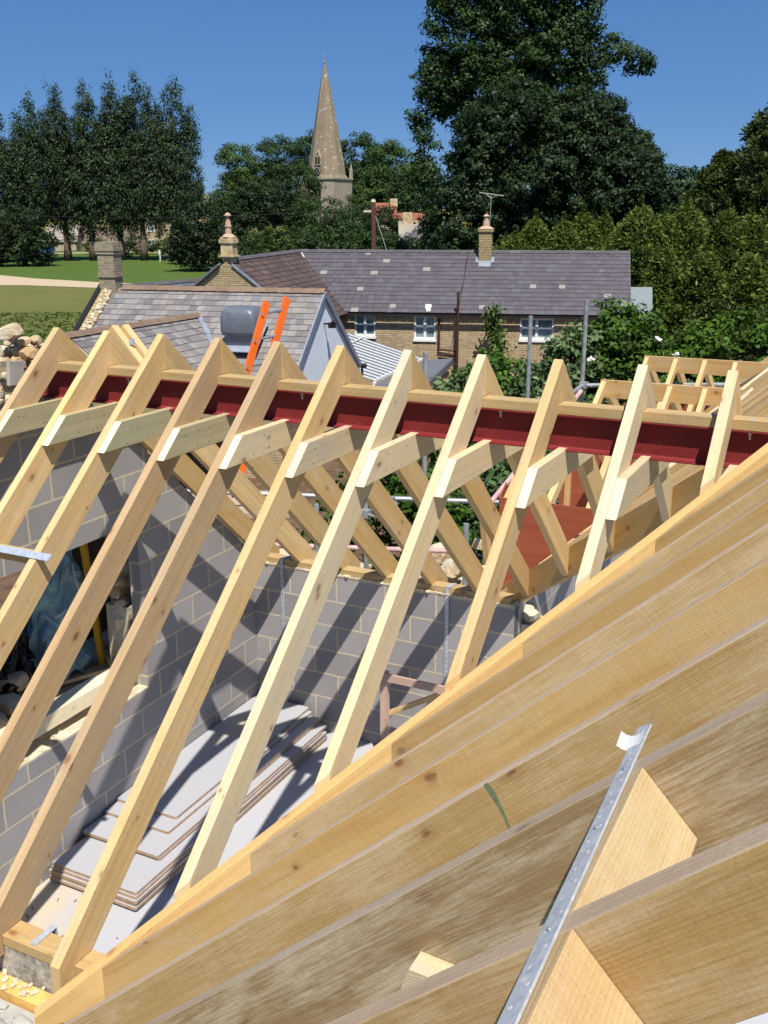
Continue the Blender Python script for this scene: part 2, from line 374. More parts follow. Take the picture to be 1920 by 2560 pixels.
def slate(name, cols, rough=.55, moss=None, moss_amt=.3, streak=.4):
    m, n, b = newmat(name, rough, .35)
    at = N(n, 'ShaderNodeAttribute', attribute_name='tint')
    k = len(cols); col = ramp(n, at.outputs['Fac'], [(i*.955/(k-2), c) for i, c in enumerate(cols[:-1])]+[(.985, cols[-1])])
    n1 = noise(n, mapping(n, uvn(n), (7, 1.4, 1)), 1, 4, .7)
    col = mix(n, streak, col, ramp(n, n1, [(.3, (.5, .5, .5)), (.7, (1, 1, 1))]), 'MULTIPLY')
    n2 = noise(n, objn(n), 14, 5, .75)
    if moss:
        col = mix(n, mathn(n, 'MULTIPLY', ramp(n, n2, [(.58, (0, 0, 0)), (.68, (1, 1, 1))]), moss_amt), col, moss)
    n.links.new(col, b.inputs['Base Color']); bump(n, b, n2, .3, .006); return m
M['slate_purple'] = slate('slate_purple', [(.094, .082, .094), (.104, .090, .102), (.115, .099, .112), (.107, .095, .106), (.124, .108, .121), (.116, .120, .133), (.30, .28, .25)], .5, (.09, .075, .06), .5)
M['slate_brown'] = slate('slate_brown', [(.075, .05, .05), (.10, .068, .06), (.12, .085, .08), (.16, .10, .07)], .8, (.2, .12, .08), .5)
M['slate_grey'] = slate('slate_grey', [(.17, .155, .155), (.20, .185, .185), (.25, .225, .21), (.29, .26, .24), (.24, .235, .24), (.33, .30, .28), (.19, .20, .23)], .6, (.15, .13, .1), .3)
M['slate_dark'] = slate('slate_dark', [(.13, .14, .16), (.16, .17, .19), (.19, .2, .22)], .6, (.1, .09, .08), .5)
M['ridge_tile'] = slate('ridge_tile', [(.20, .135, .095), (.26, .175, .12), (.22, .17, .11)], .85, (.28, .2, .12), .5)
M['ridge_dark'] = slate('ridge_dark', [(.08, .075, .085), (.11, .1, .11), (.2, .19, .19)], .85, (.2, .18, .14), .5)
M['lead'] = plain('lead', (.30, .34, .40), .45, .4, .3, .2, 4)
M['render'] = plain('render', (.84, .90, .97), .85, .2, 0, .06, 3)
M['black'] = plain('black_paint', (.018, .017, .018), .5, .3)
M['brown_paint'] = plain('brown_paint', (.07, .028, .022), .5, .3)
M['cowl'] = plain('cowl', (.13, .145, .175), .38, .5, 0, .15, 5)
M['white'] = plain('white_paint', (.80, .80, .78), .5, .3, 0, .04, 5)
M['orange'] = plain('orange_glassfibre', (.80, .145, .018), .35, .4, 0, .1, 4)
M['alu'] = plain('aluminium', (.5, .5, .5), .4, .5, .7, .15, 20)
M['terracotta'] = plain('terracotta', (.50, .34, .24), .8, .2, 0, .2, 5)
M['red_tile'] = plain('red_tile', (.26, .10, .06), .85, .2, 0, .25, 3)
M['felt'] = plain('felt', (.20, .235, .24), .9, .1, 0, .12, 2)
M['darkwood'] = plain('dark_timber', (.035, .022, .018), .8, .2)
M['conc'] = plain('concrete', (.42, .40, .36), .95, .1, 0, .2, 6, .3)
M['insul'] = plain('foam_board', (.72, .43, .14), .8, .1, 0, .25, 9, .2)
M['yellow'] = plain('yellow_plastic', (.75, .42, .03), .5)
M['sheet'] = plain('blue_sheet', (.26, .44, .54), .30, .6, 0, .35, 5)
M['bin'] = plain('black_plastic', (.012, .012, .014), .22, .6)
M['tie'] = plain('white_tie', (.55, .52, .52), .6)
def ply():
    m, n, b = newmat('red_ply', .45, .4)
    g = noise(n, mapping(n, uvn(n), (2, 14, 1)), 1, 4, .6); g2 = noise(n, uvn(n), 7, 5, .7)
    col = ramp(n, g, [(.3, (.26, .062, .030)), (.7, (.34, .095, .050))])
    col = mix(n, mathn(n, 'MULTIPLY', ramp(n, g2, [(.62, (0, 0, 0)), (.72, (1, 1, 1))]), .4), col, (.5, .3, .24))
    n.links.new(col, b.inputs['Base Color']); return m
M['ply'] = ply()
def chip():
    m, n, b = newmat('chipboard', .7, .2)
    g = noise(n, uvn(n), 60, 4, .7); g2 = noise(n, uvn(n), 2.2, 5, .7)
    col = ramp(n, g, [(.3, (.36, .36, .39)), (.7, (.43, .43, .455))])
    col = mix(n, ramp(n, g2, [(.56, (0, 0, 0)), (.72, (.8, .8, .8))]), col, (.50, .40, .26))
    n.links.new(col, b.inputs['Base Color']); return m
M['board_top'] = chip()
M['green_ink'] = plain('green_ink', (.16, .19, .11), .7, .2, 0, .35, 60)
M['shaving'] = plain('shaving', (.30, .15, .07), .9)
M['board_edge'] = plain('board_edge', (.40, .28, .195), .9, .1, 0, .2, 25)
M['board_print'] = plain('board_print', (.24, .25, .29), .8)
def floorm():
    m, n, b = newmat('floor_board', .7, .2)
    g = noise(n, objn(n), 120, 4, .7); g2 = noise(n, objn(n), 1.5, 6, .65)
    sx = N(n, 'ShaderNodeSeparateXYZ'); n.links.new(objn(n), sx.inputs[0])
    near_wall = mathn(n, 'MULTIPLY', mathn(n, 'SUBTRACT', -1.05, sx.outputs[0]), .55)
    col = ramp(n, g, [(.3, (.40, .40, .425)), (.7, (.46, .46, .485))])
    dust = mathn(n, 'ADD', mathn(n, 'MULTIPLY', near_wall, .5), g2)
    col = mix(n, ramp(n, dust, [(.62, (0, 0, 0)), (.85, (1, 1, 1))]), col, (.56, .45, .29))
    n.links.new(col, b.inputs['Base Color']); bump(n, b, g2, .1, .01); return m
M['floor'] = floorm()
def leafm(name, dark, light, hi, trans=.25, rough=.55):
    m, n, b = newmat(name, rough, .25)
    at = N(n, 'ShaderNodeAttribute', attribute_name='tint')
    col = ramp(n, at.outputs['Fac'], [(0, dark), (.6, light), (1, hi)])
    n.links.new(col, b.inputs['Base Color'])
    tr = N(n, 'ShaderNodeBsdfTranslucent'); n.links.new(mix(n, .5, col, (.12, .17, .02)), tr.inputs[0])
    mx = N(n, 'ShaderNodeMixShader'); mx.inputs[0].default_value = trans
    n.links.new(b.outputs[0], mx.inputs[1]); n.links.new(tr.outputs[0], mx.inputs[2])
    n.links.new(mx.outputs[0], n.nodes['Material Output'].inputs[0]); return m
M['leaf_poplar'] = leafm('leaf_poplar', (.022, .042, .018), (.052, .088, .034), (.11, .16, .07), .18)
M['leaf_mid'] = leafm('leaf_mid', (.016, .036, .009), (.036, .075, .016), (.07, .12, .03), .18)
M['leaf_light'] = leafm('leaf_light', (.03, .06, .012), (.065, .12, .022), (.12, .19, .04), .2)
M['leaf_dark'] = leafm('leaf_dark', (.009, .022, .006), (.019, .042, .010), (.045, .08, .02), .12)
M['leaf_conifer'] = leafm('leaf_conifer', (.018, .036, .008), (.070, .112, .020), (.23, .29, .05), .25)
M['leaf_pine'] = leafm('leaf_pine', (.014, .04, .018), (.03, .075, .03), (.06, .12, .05), .12)
M['leaf_yew'] = leafm('leaf_yew', (.012, .024, .006), (.034, .056, .012), (.10, .13, .025), .15)
M['leaf_ivy'] = leafm('leaf_ivy', (.025, .06, .006), (.07, .15, .014), (.17, .29, .03), .25)
M['leaf_bush'] = leafm('leaf_bush', (.04, .075, .025), (.11, .18, .06), (.32, .40, .22), .25)
M['bark'] = plain('bark', (.10, .08, .06), .95, .1, 0, .4, 2, .5)
M['bark_dark'] = plain('bark_dark', (.05, .042, .035), .95, .1, 0, .4, 2, .5)
M['flower'] = plain('flower', (.75, .73, .66), .7)
def glass():
    m, n, b = newmat('window_glass', .08, .6)
    g = noise(n, objn(n), 1.5, 3)
    n.links.new(ramp(n, g, [(.35, (.10, .17, .21)), (.7, (.26, .33, .37))]), b.inputs['Base Color']); return m
M['glass'] = glass()

# ------------------------------------------------------------------ ground
def grass(name, c1, c2, c3, sc=.5, stripes=0):
    m, n, b = newmat(name, .95, .1)
    o = objn(n); a = noise(n, o, sc, 6, .7); f = noise(n, o, 7, 4, .8)
    col = mix(n, ramp(n, a, [(.35, (0, 0, 0)), (.65, (1, 1, 1))]), c1, c2)
    l = noise(n, mapping(n, o, (.12, .5, 1)), 1, 4)
    col = mix(n, ramp(n, l, [(.5, (0, 0, 0)), (.7, (.7, .7, .7))]), col, c3)
    col = mix(n, .4, col, ramp(n, f, [(.3, (.4, .4, .4)), (.7, (1, 1, 1))]), 'MULTIPLY')
    n.links.new(col, b.inputs['Base Color']); bump(n, b, f, .6, .1); return m
M['grass'] = grass('grass', (.07, .125, .024), (.095, .15, .03), (.12, .155, .045))
M['leaf_grass'] = leafm('leaf_grass', (.045, .085, .016), (.075, .125, .026), (.12, .17, .04), .2)
M['grass_mown'] = grass('grass_mown', (.135, .15, .04), (.165, .165, .05), (.20, .155, .065), .25)
M['field'] = grass('field', (.27, .24, .08), (.33, .28, .10), (.2, .21, .06), .02)
M['gravel'] = plain('gravel', (.47, .37, .25), .95, .1, 0, .12, 3, .3)
M['earth'] = plain('earth', (.13, .08, .05), .95, .1, 0, .4, 3, .5)
GZ = -4.5
g = MB(); n_ = 24
g.poly([W(-2500, -400, GZ), W(2500, -400, GZ), W(2500, 3500, GZ), W(-2500, 3500, GZ)])
o = one('ground', g, M['grass'], None, None, kind='structure', loc=W(0, 0, GZ))
def sheet(name, pts, mat, z):
    g = MB(); g.poly([W(x, y, z) for x, y in pts]); o = g.build(name, mat, None, W(pts[0][0], pts[0][1], z)); o['kind'] = 'structure'; return o
sheet('mown_lawn', [(-75, 108), (-39, 105), (-27.7, 100.8), (-10, 95), (-6, 62), (-12, 60), (-20, 62), (-31, 72.5), (-60, 75)], M['grass_mown'], GZ+.03)
sheet('path', [(-85, 142), (-46, 122), (-38.5, 114.5), (-29.9, 108.3), (-12, 99), (-10, 92), (-27.7, 100.2), (-36, 104), (-50, 106), (-85, 114)], M['gravel'], GZ+.06)
sheet('path', [(-33.5, 160), (-28.6, 155), (-25.2, 148), (-22.9, 138), (-22, 130), (-21.0, 130), (-21.6, 141), (-24.4, 151), (-28, 157.5), (-31.5, 161)], M['gravel'], GZ+.06)
sheet('path', [(-60, 178), (-38, 185), (-24, 176), (-24, 180), (-38, 190), (-60, 182)], M['gravel'], GZ+.07)
sheet('garden_earth', [(-14, 14), (14, 8), (30, 30), (16, 46), (-14, 46)], M['earth'], GZ+.02)
h = MB()
prof = [(330, -4.6), (420, -3.2), (520, .3), (640, 1.6), (900, 2.0), (900, -6)]
for i in range(len(prof)-2):
    (y0, z0), (y1, z1) = prof[i], prof[i+1]
    for k in range(24):
        xa, xb = -900+75*k, -825+75*k
        f = lambda x, z: z+(math.sin(x*.011)*.7 if z > -4 else 0)
        h.poly([W(xa, y0, f(xa, z0)), W(xb, y0, f(xb, z0)), W(xb, y1, f(xb, z1)), W(xa, y1, f(xa, z1))])
o = h.build('hill', M['field'], None, W(0, 400, GZ)); o['kind'] = 'structure'

# ------------------------------------------------------------------ foliage
def leafmesh(name, mat, P, Nrm, size, rng, parent=None, loc=None, aspect=.6, up=None, tint=None, kite=True):
    n = len(P)
    base = np.array(loc if loc is not None else (parent.location if parent is not None else (0, 0, 0)), float)
    Nrm = Nrm/np.maximum(np.linalg.norm(Nrm, axis=1, keepdims=True), 1e-6)
    a = rng.normal(size=(n, 3)) if up is None else up+rng.normal(size=(n, 3))*.35
    t = a-(a*Nrm).sum(1, keepdims=True)*Nrm; t /= np.maximum(np.linalg.norm(t, axis=1, keepdims=True), 1e-6)
    b = np.cross(Nrm, t)
    sz = size*rng.uniform(.4, 1.55, (n, 1))
    L = t*sz*.5; Bv = b*sz*.5*aspect
    fold = Nrm*sz*.12
    V = np.stack([P-L, P-Bv+fold+L*.1, P+L, P+Bv+fold+L*.1], 1)-base
    me = bpy.data.meshes.new(name)
    me.vertices.add(4*n); me.vertices.foreach_set('co', V.reshape(-1))
    me.loops.add(4*n); me.loops.foreach_set('vertex_index', np.arange(4*n, dtype=np.int32))
    me.polygons.add(n); me.polygons.foreach_set('loop_start', np.arange(0, 4*n, 4, dtype=np.int32)); me.polygons.foreach_set('loop_total', np.full(n, 4, dtype=np.int32))
    me.update(calc_edges=True)
    if tint is None: tint = rng.uniform(0, 1, n)
    ca = me.color_attributes.new('tint', 'FLOAT_COLOR', 'POINT')
    tt = np.repeat(np.clip(tint, 0, 1), 4); c = np.stack([tt, tt, tt, np.ones_like(tt)], 1); ca.data.foreach_set('color', c.reshape(-1).astype(np.float32))
    me.materials.append(mat)
    o = bpy.data.objects.new(name, me); COL.objects.link(o)
    if parent is not None: o.parent = parent
    else: o.location = Vector(base)
    return o
def clumps(rng, ells, spacing, r, flat=.7, shell=.55):
    """clump centres spread through the outer part of a set of ellipsoids; every clump has its own size"""
    out = []
    for (c, rad) in ells:
        rad = np.array(rad, float); c = np.array(c, float)
        k = int(max(6, 4*math.pi*((rad[0]*rad[1]*rad[2])**(2/3))/(spacing**2)*1.15))
        d = rng.normal(size=(k, 3)); d /= np.linalg.norm(d, axis=1, keepdims=True)
        q = rng.uniform(shell, 1.03, (k, 1))**.7
        out.append(np.hstack([c+d*rad*q, np.full((k, 1), r)*rng.uniform(.6, 1.35, (k, 1)), d]))
    return np.vstack(out)
def foliage(name, mat, rng, cl, per, size, parent=None, loc=None, flat=.62, aspect=.6, uplook=.5, updir=None, spread=1.0):
    n = len(cl); cnt = np.maximum(3, (per*(cl[:, 3]/cl[:, 3].mean())**2).astype(int))
    idx = np.repeat(np.arange(n), cnt); k = len(idx)
    d = rng.normal(size=(k, 3)); d /= np.linalg.norm(d, axis=1, keepdims=True)
    q = rng.uniform(.35, 1.08, (k, 1))
    r = cl[idx, 3:4]
    P = cl[idx, :3]+d*r*q*np.array([1, 1, flat])*spread
    Nn = d*.8+cl[idx, 4:7]*.35+np.array([0, 0, uplook])+rng.normal(size=(k, 3))*.45
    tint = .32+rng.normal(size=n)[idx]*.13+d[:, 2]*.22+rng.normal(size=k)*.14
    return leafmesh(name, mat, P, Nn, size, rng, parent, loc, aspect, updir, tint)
def limbs(rng, base, top, r, crown, nl=7, mat=None, parent=None, lean=.25, reach=1.0, name='trunk', h0=.3):
    tr = MB(); base, top = Vector(base), Vector(top); pts = []
    K = 7
    for i in range(K+1):
        t = i/K; p = base.lerp(top, t)+Vector((rng.normal()*lean*t, rng.normal()*lean*t, 0)); pts.append(p)
    for i in range(K):
        tr.tube(pts[i], pts[i+1], r*(1-i/K*.85)*(1.35 if i == 0 else 1), r*(1-(i+1)/K*.85), 8, cap=(i == 0))
    for j in range(nl):
        t = h0+(1-h0)*.8*j/nl; i = int(t*K); p = pts[i].lerp(pts[min(K, i+1)], t*K-i)
        tgt = Vector(crown[rng.integers(len(crown))][:3]); d = tgt-p
        if d.length < .2: continue
        L = min(d.length, reach*(top-base).length*.4); d.normalize(); d.z = abs(d.z)*.7+.35; d.normalize()
        mid = p+d*L*.5+Vector((0, 0, L*.06)); e = p+d*L
        rr = r*.38*(1-t*.5); tr.tube(p, mid, rr, rr*.6, 6, False); tr.tube(mid, e, rr*.6, rr*.15, 6, False)
        for s_ in range(2):
            q = mid.lerp(e, rng.uniform(0, .7)); dd = (d+Vector(rng.normal(size=3)*.5)).normalized()
            tr.tube(q, q+dd*L*.4, rr*.35, rr*.08, 5, False)
    return tr.build(name, mat or M['bark'], parent, smooth=True)
def tree(seed, X, Y, h, ells, label, mat, kind='broadleaf_tree', cat='tree', group=None, spacing=1.3, cr=.9, per=60, size=.34, tr_r=.35, base_z=GZ, nl=7, aspect=.6, uplook=.5, updir=None, shell=.55, flat=.62, bark=None, toph=.74):
    rng = np.random.default_rng(seed)
    b = W(X, Y, base_z); root = empty(kind, b, label, cat, group)
    E = [((b.x+RH.x*e[0]+FH.x*e[1], b.y+RH.y*e[0]+FH.y*e[1], base_z+e[2]), (e[3], e[4], e[5])) for e in ells]
    cl = clumps(rng, E, spacing, cr, shell=shell)
    cl = cl[cl[:, 2] > base_z+.5]
    limbs(rng, b, (b.x, b.y, base_z+h*toph), tr_r, cl, nl, bark, root, lean=h*.008)
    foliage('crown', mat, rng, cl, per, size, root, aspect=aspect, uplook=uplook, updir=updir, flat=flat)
    return root

# ------------------------------------------------------------------ distant buildings
rnd = random.Random(11)
def slates(mb, O, e3, d3, L, rows, rh, sw, xa=lambda d: 0, xb=None, th=.010, seed=1, ncol=1.0, sag=0):
    rr = random.Random(seed); nrm = e3.cross(d3).normalized()
    if nrm.z < 0: nrm = -nrm
    for r in range(rows):
        d0, d1 = r*rh, (r+1)*rh; dm = (d0+d1)/2
        s = xa(dm); e = L if xb is None else xb(dm); s0 = s
        first = True
        while s < e-1e-4:
            wd = sw*rr.uniform(.82, 1.18)*(0.5 if first and r % 2 else 1); first = False
            n = min(e, s+wd)
            if e-n < sw*.3: n = e
            lift = th*rr.uniform(.8, 1.5); j = rr.uniform(-.006, .006)
            a = O+e3*(s+.006)+d3*(d0-.01)+nrm*.004; b = O+e3*(n-.006)+d3*(d0-.01)+nrm*.004
            c = O+e3*(n-.006)+d3*(d1+j+.012)+nrm*(lift+.012); dd = O+e3*(s+.006)+d3*(d1+j+.012)+nrm*(lift+.012)
            t = rr.random()*.96 if rr.random() > .018 else 1.0
            mb.poly([a, dd, c, b], d3, t); mb.poly([dd, dd-nrm*.024, c-nrm*.024, c], None, 0)
            s = n
    return mb
def ridge_tiles(O, e3, L, tl, wd, hh, seed=2):
    mb = MB(); rr = random.Random(seed); s = 0; up = Vector((0, 0, 1)); sd = e3.cross(up).normalized()
    while s < L-.02:
        n = min(L, s+tl); t = rr.random(); j = rr.uniform(0, .008)
        a0, a1 = O+e3*(s-.015)+up*j, O+e3*(n-.012)+up*(j+.012)
        P = [(-1, -hh), (-.45, -hh*.25), (0, .02), (.45, -hh*.25), (1, -hh)]
        for (p, q) in zip(P[:-1], P[1:]):
            A, B = a0+sd*p[0]*wd+up*p[1], a0+sd*q[0]*wd+up*q[1]; C2, D = a1+sd*q[0]*wd+up*q[1], a1+sd*p[0]*wd+up*p[1]
            mb.poly([A, B, C2, D], e3, t); mb.poly([D, C2, C2-up*.025, D-up*.025], None, .2)
        s = n
    return mb
def vdir(x, y, z=0):
    return (RH*x+FH*y+Vector((0, 0, z)))

# --- long stone cottage with purple slate roof
A = W(-3.69, 46, 1.07); B = W(10.27, 43.5, 1.06)
e3 = (B-A).normalized(); L = (B-A).length; p3 = vdir(-.176, -.984); dn = (p3*3.2+Vector((0, 0, -2.3)))
dl = dn.length; d3 = dn.normalized()
cott = empty('stone_cottage', W(3, 43, GZ), 'long stone cottage with purple slate roof and white casement windows', 'cottage')
V_ = W(-2.15, 42.65, -1.22)
ve = (V_-A).dot(e3)/dl
rf = MB(); rf.poly([A-Vector((0, 0, .01)), V_-Vector((0, 0, .01)), B+dn-Vector((0, 0, .01)), B-Vector((0, 0, .01))], e3, .3)
back = Vector((-p3.x*3.2, -p3.y*3.2, -2.3)); rf.poly([A, B, B+back, A+back], e3, .4)
slates(rf, A, e3, d3, L+.06, 15, dl/15, .3, xa=lambda d: ve*d, seed=5, ncol=.92)
rf.build('roof', M['slate_purple'], cott)
ridge_tiles(A+Vector((0, 0, .04)), e3, L+.05, .42, .14, .10).build('ridge_tiles', M['ridge_dark'], cott)
def wallpt(s, off=3.0, z=0): return A+e3*s+p3*off-Vector((0, 0, A.z))+Vector((0, 0, z))
WN = [(3.07, 3.95, -2.24, -1.32), (5.57, 6.47, -2.32, -1.36), (9.9, 11.25, -2.25, -1.40)]
wl = MB(); xs = 0.9; ztop, zb = -1.16, GZ
cuts = sorted(WN)
def wq(s0, s1, z0, z1, mb=None): (mb or wl).poly([wallpt(s0, 3.0, z0), wallpt(s1, 3.0, z0), wallpt(s1, 3.0, z1), wallpt(s0, 3.0, z1)])
prev = xs
for (a, b, z0, z1) in cuts:
    wq(prev, a, zb, ztop); wq(a, b, zb, z0); wq(a, b, z1, ztop); prev = b
    for (q, r_) in (((a, z0), (a, z1)), ((b, z1), (b, z0)), ((a, z1), (b, z1)), ((b, z0), (a, z0))):
        wl.poly([wallpt(q[0], 3.0, q[1]), wallpt(q[0], 2.8, q[1]), wallpt(r_[0], 2.8, r_[1]), wallpt(r_[0], 3.0, r_[1])])
wq(prev, L-.12, zb, ztop)
gE = [wallpt(L-.12, 3.0, zb), wallpt(L-.12, -3.0, zb), wallpt(L-.12, -3.0, -1.2), wallpt(L-.12, 0, .98), wallpt(L-.12, 3.0, -1.2)]
wl.poly(gE)
wl.build('wall', M['cotswold'], cott)
def casement(s0, s1, z0, z1, nv=2, name='window'):
    f = MB(); o0, o1 = 2.9, 2.97
    def bar(sa, sb, za, zb2, d0=o0, d1=o1):
        f.prism([wallpt(sa, d0, za), wallpt(sb, d0, za), wallpt(sb, d0, zb2), wallpt(sa, d0, zb2)], p3*(d1-d0))
    t = .075; bar(s0, s0+t, z0, z1); bar(s1-t, s1, z0, z1); bar(s0+t, s1-t, z0, z0+t); bar(s0+t, s1-t, z1-t, z1)
    mid = (s0+s1)/2
    if s1-s0 < 1: ms = [mid]
    else: ms = [s0+(s1-s0)*.36, s0+(s1-s0)*.68] if False else [mid]
    for q in ms: bar(q-.055, q+.055, z0+t, z1-t, o0, o1+.01)
    zc = (z0+z1)/2; bar(s0+t, mid-.055, zc-.022, zc+.022); bar(mid+.055, s1-t, zc-.022, zc+.022)
    bar(s0-.03, s1+.03, z0-.10, z0-.002, 2.9, 3.06)
    w_ = f.build(name, M['white'], cott)
    gl = MB(); gl.poly([wallpt(s0, 2.93, z0), wallpt(s1, 2.93, z0), wallpt(s1, 2.93, z1), wallpt(s0, 2.93, z1)]); gl.build('pane', M['glass'], w_)
    cu = MB(); cu.poly([wallpt(s0+.1, 2.85, z0), wallpt(mid-.05, 2.85, z0), wallpt(mid-.05, 2.85, zc-.1), wallpt(s0+.1, 2.85, zc-.1)])
for q in WN: casement(*q)
gt = MB(); gt.bar(wallpt(xs, 3.27, -1.33), wallpt(L, 3.27, -1.33), .11, .08); gt.bar(wallpt(xs, 3.10, -1.25), wallpt(L, 3.10, -1.25), .04, .12)
gt.build('gutter', M['black'], cott)
dp = MB(); dp.tube(wallpt(7.41, 3.38, -.36), wallpt(7.41, 3.38, -3.4), .055); dp.tube(wallpt(7.41, 3.38, -3.4), wallpt(7.41, 3.06, -4.4), .055); dp.build('vent_pipe', M['brown_paint'], cott)
dp = MB(); dp.tube(wallpt(6.62, 3.1, -1.42), wallpt(6.62, 3.1, -2.75), .045); dp.tube(wallpt(6.62, 3.1, -2.72), wallpt(7.41, 3.12, -2.78), .04); dp.tube(wallpt(6.62, 3.1, -2.92), wallpt(7.41, 3.12, -2.95), .035); dp.build('downpipe', M['brown_paint'], cott)
lf = MB(); c0 = A+e3*6.02+d3*(dl-.42)+Vector((0, 0, .05)); lf.prism([c0, c0+e3*.22, c0+e3*.2+d3*.28, c0+e3*.02+d3*.25], Vector((0, 0, .02))); lf.prism([c0+e3*.06+d3*.1, c0+e3*.26+d3*.05, c0+e3*.24+d3*.4, c0+e3*.08+d3*.42], Vector((0, 0, .035))); lf.build('flashing_scrap', M['white'], cott)
def chimney(root, c, hw, hd, z0, z1, mat, ex, ey, bands, pot=None, name='chimney', capm=None):
    mb = MB()
    def blk(k, za, zc):
        P = [c+ex*(i*(hw+k))+ey*(j*(hd+k)) for i, j in ((-1, -1), (1, -1), (1, 1), (-1, 1))]
        P = [Vector((q.x, q.y, za)) for q in P]; mb.prism(P, (0, 0, zc-za))
    blk(0, z0, z1)
    for (k, a, b) in bands: blk(k, a, b)
    ch = mb.build(name, mat, root)
    if pot:
        pm = MB()
        for (r_, za, zb2, rt) in pot[0]: pm.tube(Vector((c.x, c.y, za)), Vector((c.x, c.y, zb2)), r_, rt, 12)
        pm.build('chimney_pot', pot[1], ch)
    return ch
c3 = A+e3*8.22+p3*.28
ch3 = chimney(cott, c3, .27, .27, .55, 1.98, M['chimney_yellow'], e3, p3, [(.05, 1.88, 2.02)], ([(.34, 2.02, 2.12, .16), (.15, 2.12, 2.34, .13), (.10, 2.34, 2.52, .10), (.15, 2.52, 2.62, .02)], M['terracotta']))
ld = MB(); q0 = c3+Vector((0, 0, 0)); ld.box(-.001, .001, -.001, .001, 0, .001)
ld = MB(); qa = A+e3*7.83+d3*.42+Vector((0, 0, .03)); ld.prism([qa, qa+e3*.78, qa+e3*.78+d3*.34, qa+d3*.34], Vector((0, 0, .012))); qa = A+e3*7.98+d3*.80+Vector((0, 0, .035)); ld.prism([qa, qa+e3*.5, qa+e3*.5+d3*.25, qa+d3*.25], Vector((0, 0, .012)), tint=1); ld.build('lead_flashing', M['lead'], cott)
ae = MB(); m0 = Vector((c3.x, c3.y, 2.0))+e3*.12+p3*-.2; m1 = m0+Vector((0, 0, 1.35))+e3*.05; ae.tube(m0, m1, .018, n=6)
ae.tube(m1-e3*.5+Vector((0, 0, .12)), m1+e3*.52+Vector((0, 0, -.02)), .014, n=6)
ae.tube(m1-Vector((0, 0, .12))+e3*.0, m1-e3*.22+Vector((0, 0, .06)), .012, n=6); ae.tube(m1-Vector((0, 0, .12)), m1+e3*.22+Vector((0, 0, .02)), .012, n=6)
for i in range(11):
    q = m1-e3*.5+Vector((0, 0, .12))+(e3*1.02-Vector((0, 0, .14)))*(i/10); hl = .05 if i < 10 else .14
    ae.tube(q-p3*hl*1.5-Vector((0, 0, .03)), q+p3*hl*1.5+Vector((0, 0, .03)), .007, n=5)
tag(ae.build('tv_aerial', M['alu'], None, m0), 'thin television aerial on mast above the yellow brick chimney', 'aerial')
# wing of the cottage towards the left, with its own gable and chimney
G = W(-5.9, 39, 1.01); q3 = vdir(.954, -.301); g3 = (A-G).normalized()
wing = empty('cottage_wing', W(-5, 41, GZ), 'stone gabled wing with dark mossy slate roof beside the long cottage', 'cottage')
E_ = G+q3*3.2+Vector((0, 0, -2.35)); Lw = (A-G).length
r2 = MB(); r2.poly([G-Vector((0, 0, .01)), E_-Vector((0, 0, .01)), V_-Vector((0, 0, .01)), A-Vector((0, 0, .01))], g3, .3)
wl_ = G-q3*3.2+Vector((0, 0, -2.35)); r2.poly([G, A, wl_+(A-G), wl_], g3, .3)
dw = (E_-G); dwl = dw.length
vt = (V_-A).dot(g3)/dwl
slates(r2, G, g3, dw.normalized(), Lw, 15, dwl/15, .28, xb=lambda d: Lw+vt*d, seed=8, th=.012, ncol=.95)
r2.build('roof', M['slate_brown'], wing)
ridge_tiles(G+Vector((0, 0, .05))+g3*.5, g3, Lw-.4, .3, .15, .10, 4).build('ridge_tiles', M['ridge_dark'], wing)
gw = MB(); gw.poly([G+Vector((0, 0, -.05))-g3*.0, wl_+Vector((0, 0, -.05)), Vector((wl_.x, wl_.y, GZ)), Vector((E_.x, E_.y, GZ)), E_+Vector((0, 0, -.05))]); gw.build('gable_wall', M['cotswold_grey'], wing)
vg = MB(); up = Vector((0, 0, 1))
vg.bar(G-g3*.04+up*.03+q3*.25-up*.18, E_-g3*.04+up*.03, .07, .07, up=up); vg.build('verge', M['lead'], wing)
vg = MB(); vg.bar(G-g3*.06+up*.02-q3*.25-up*.18, wl_-g3*.06+up*.02, .2, .07, up=up); vg.build('verge', M['slate_dark'], wing)
vm = MB(); n_ = 14; rr = random.Random(3)
pts = [A.lerp(V_, i/n_)+Vector((rr.uniform(-.04, .04), rr.uniform(-.04, .04), .05)) for i in range(n_+1)]
for i in range(n_): vm.bar(pts[i], pts[i+1], rr.uniform(.05, .10), .04)
vm.build('valley_mortar', M['tie'], wing)
c2 = G+g3*.32
chimney(wing, c2, .20, .19, .3, 1.05, M['ashlar'], q3, g3, [(.03, 1.05, 1.12), (.11, 1.12, 1.17)], None, capm=None)
chimney(wing, c2, .24, .22, 1.17, 1.72, M['ashlar'], q3, g3, [(.05, 1.62, 1.74), (.01, 1.74, 1.84)], ([(.27, 1.84, 1.95, .15), (.125, 1.95, 2.26, .11), (.14, 2.20, 2.25, .14), (.11, 2.26, 2.42, .10), (.07, 2.42, 2.60, .07), (.14, 2.60, 2.63, .14), (.13, 2.63, 2.72, .03)], M['terracotta']), name='chimney')

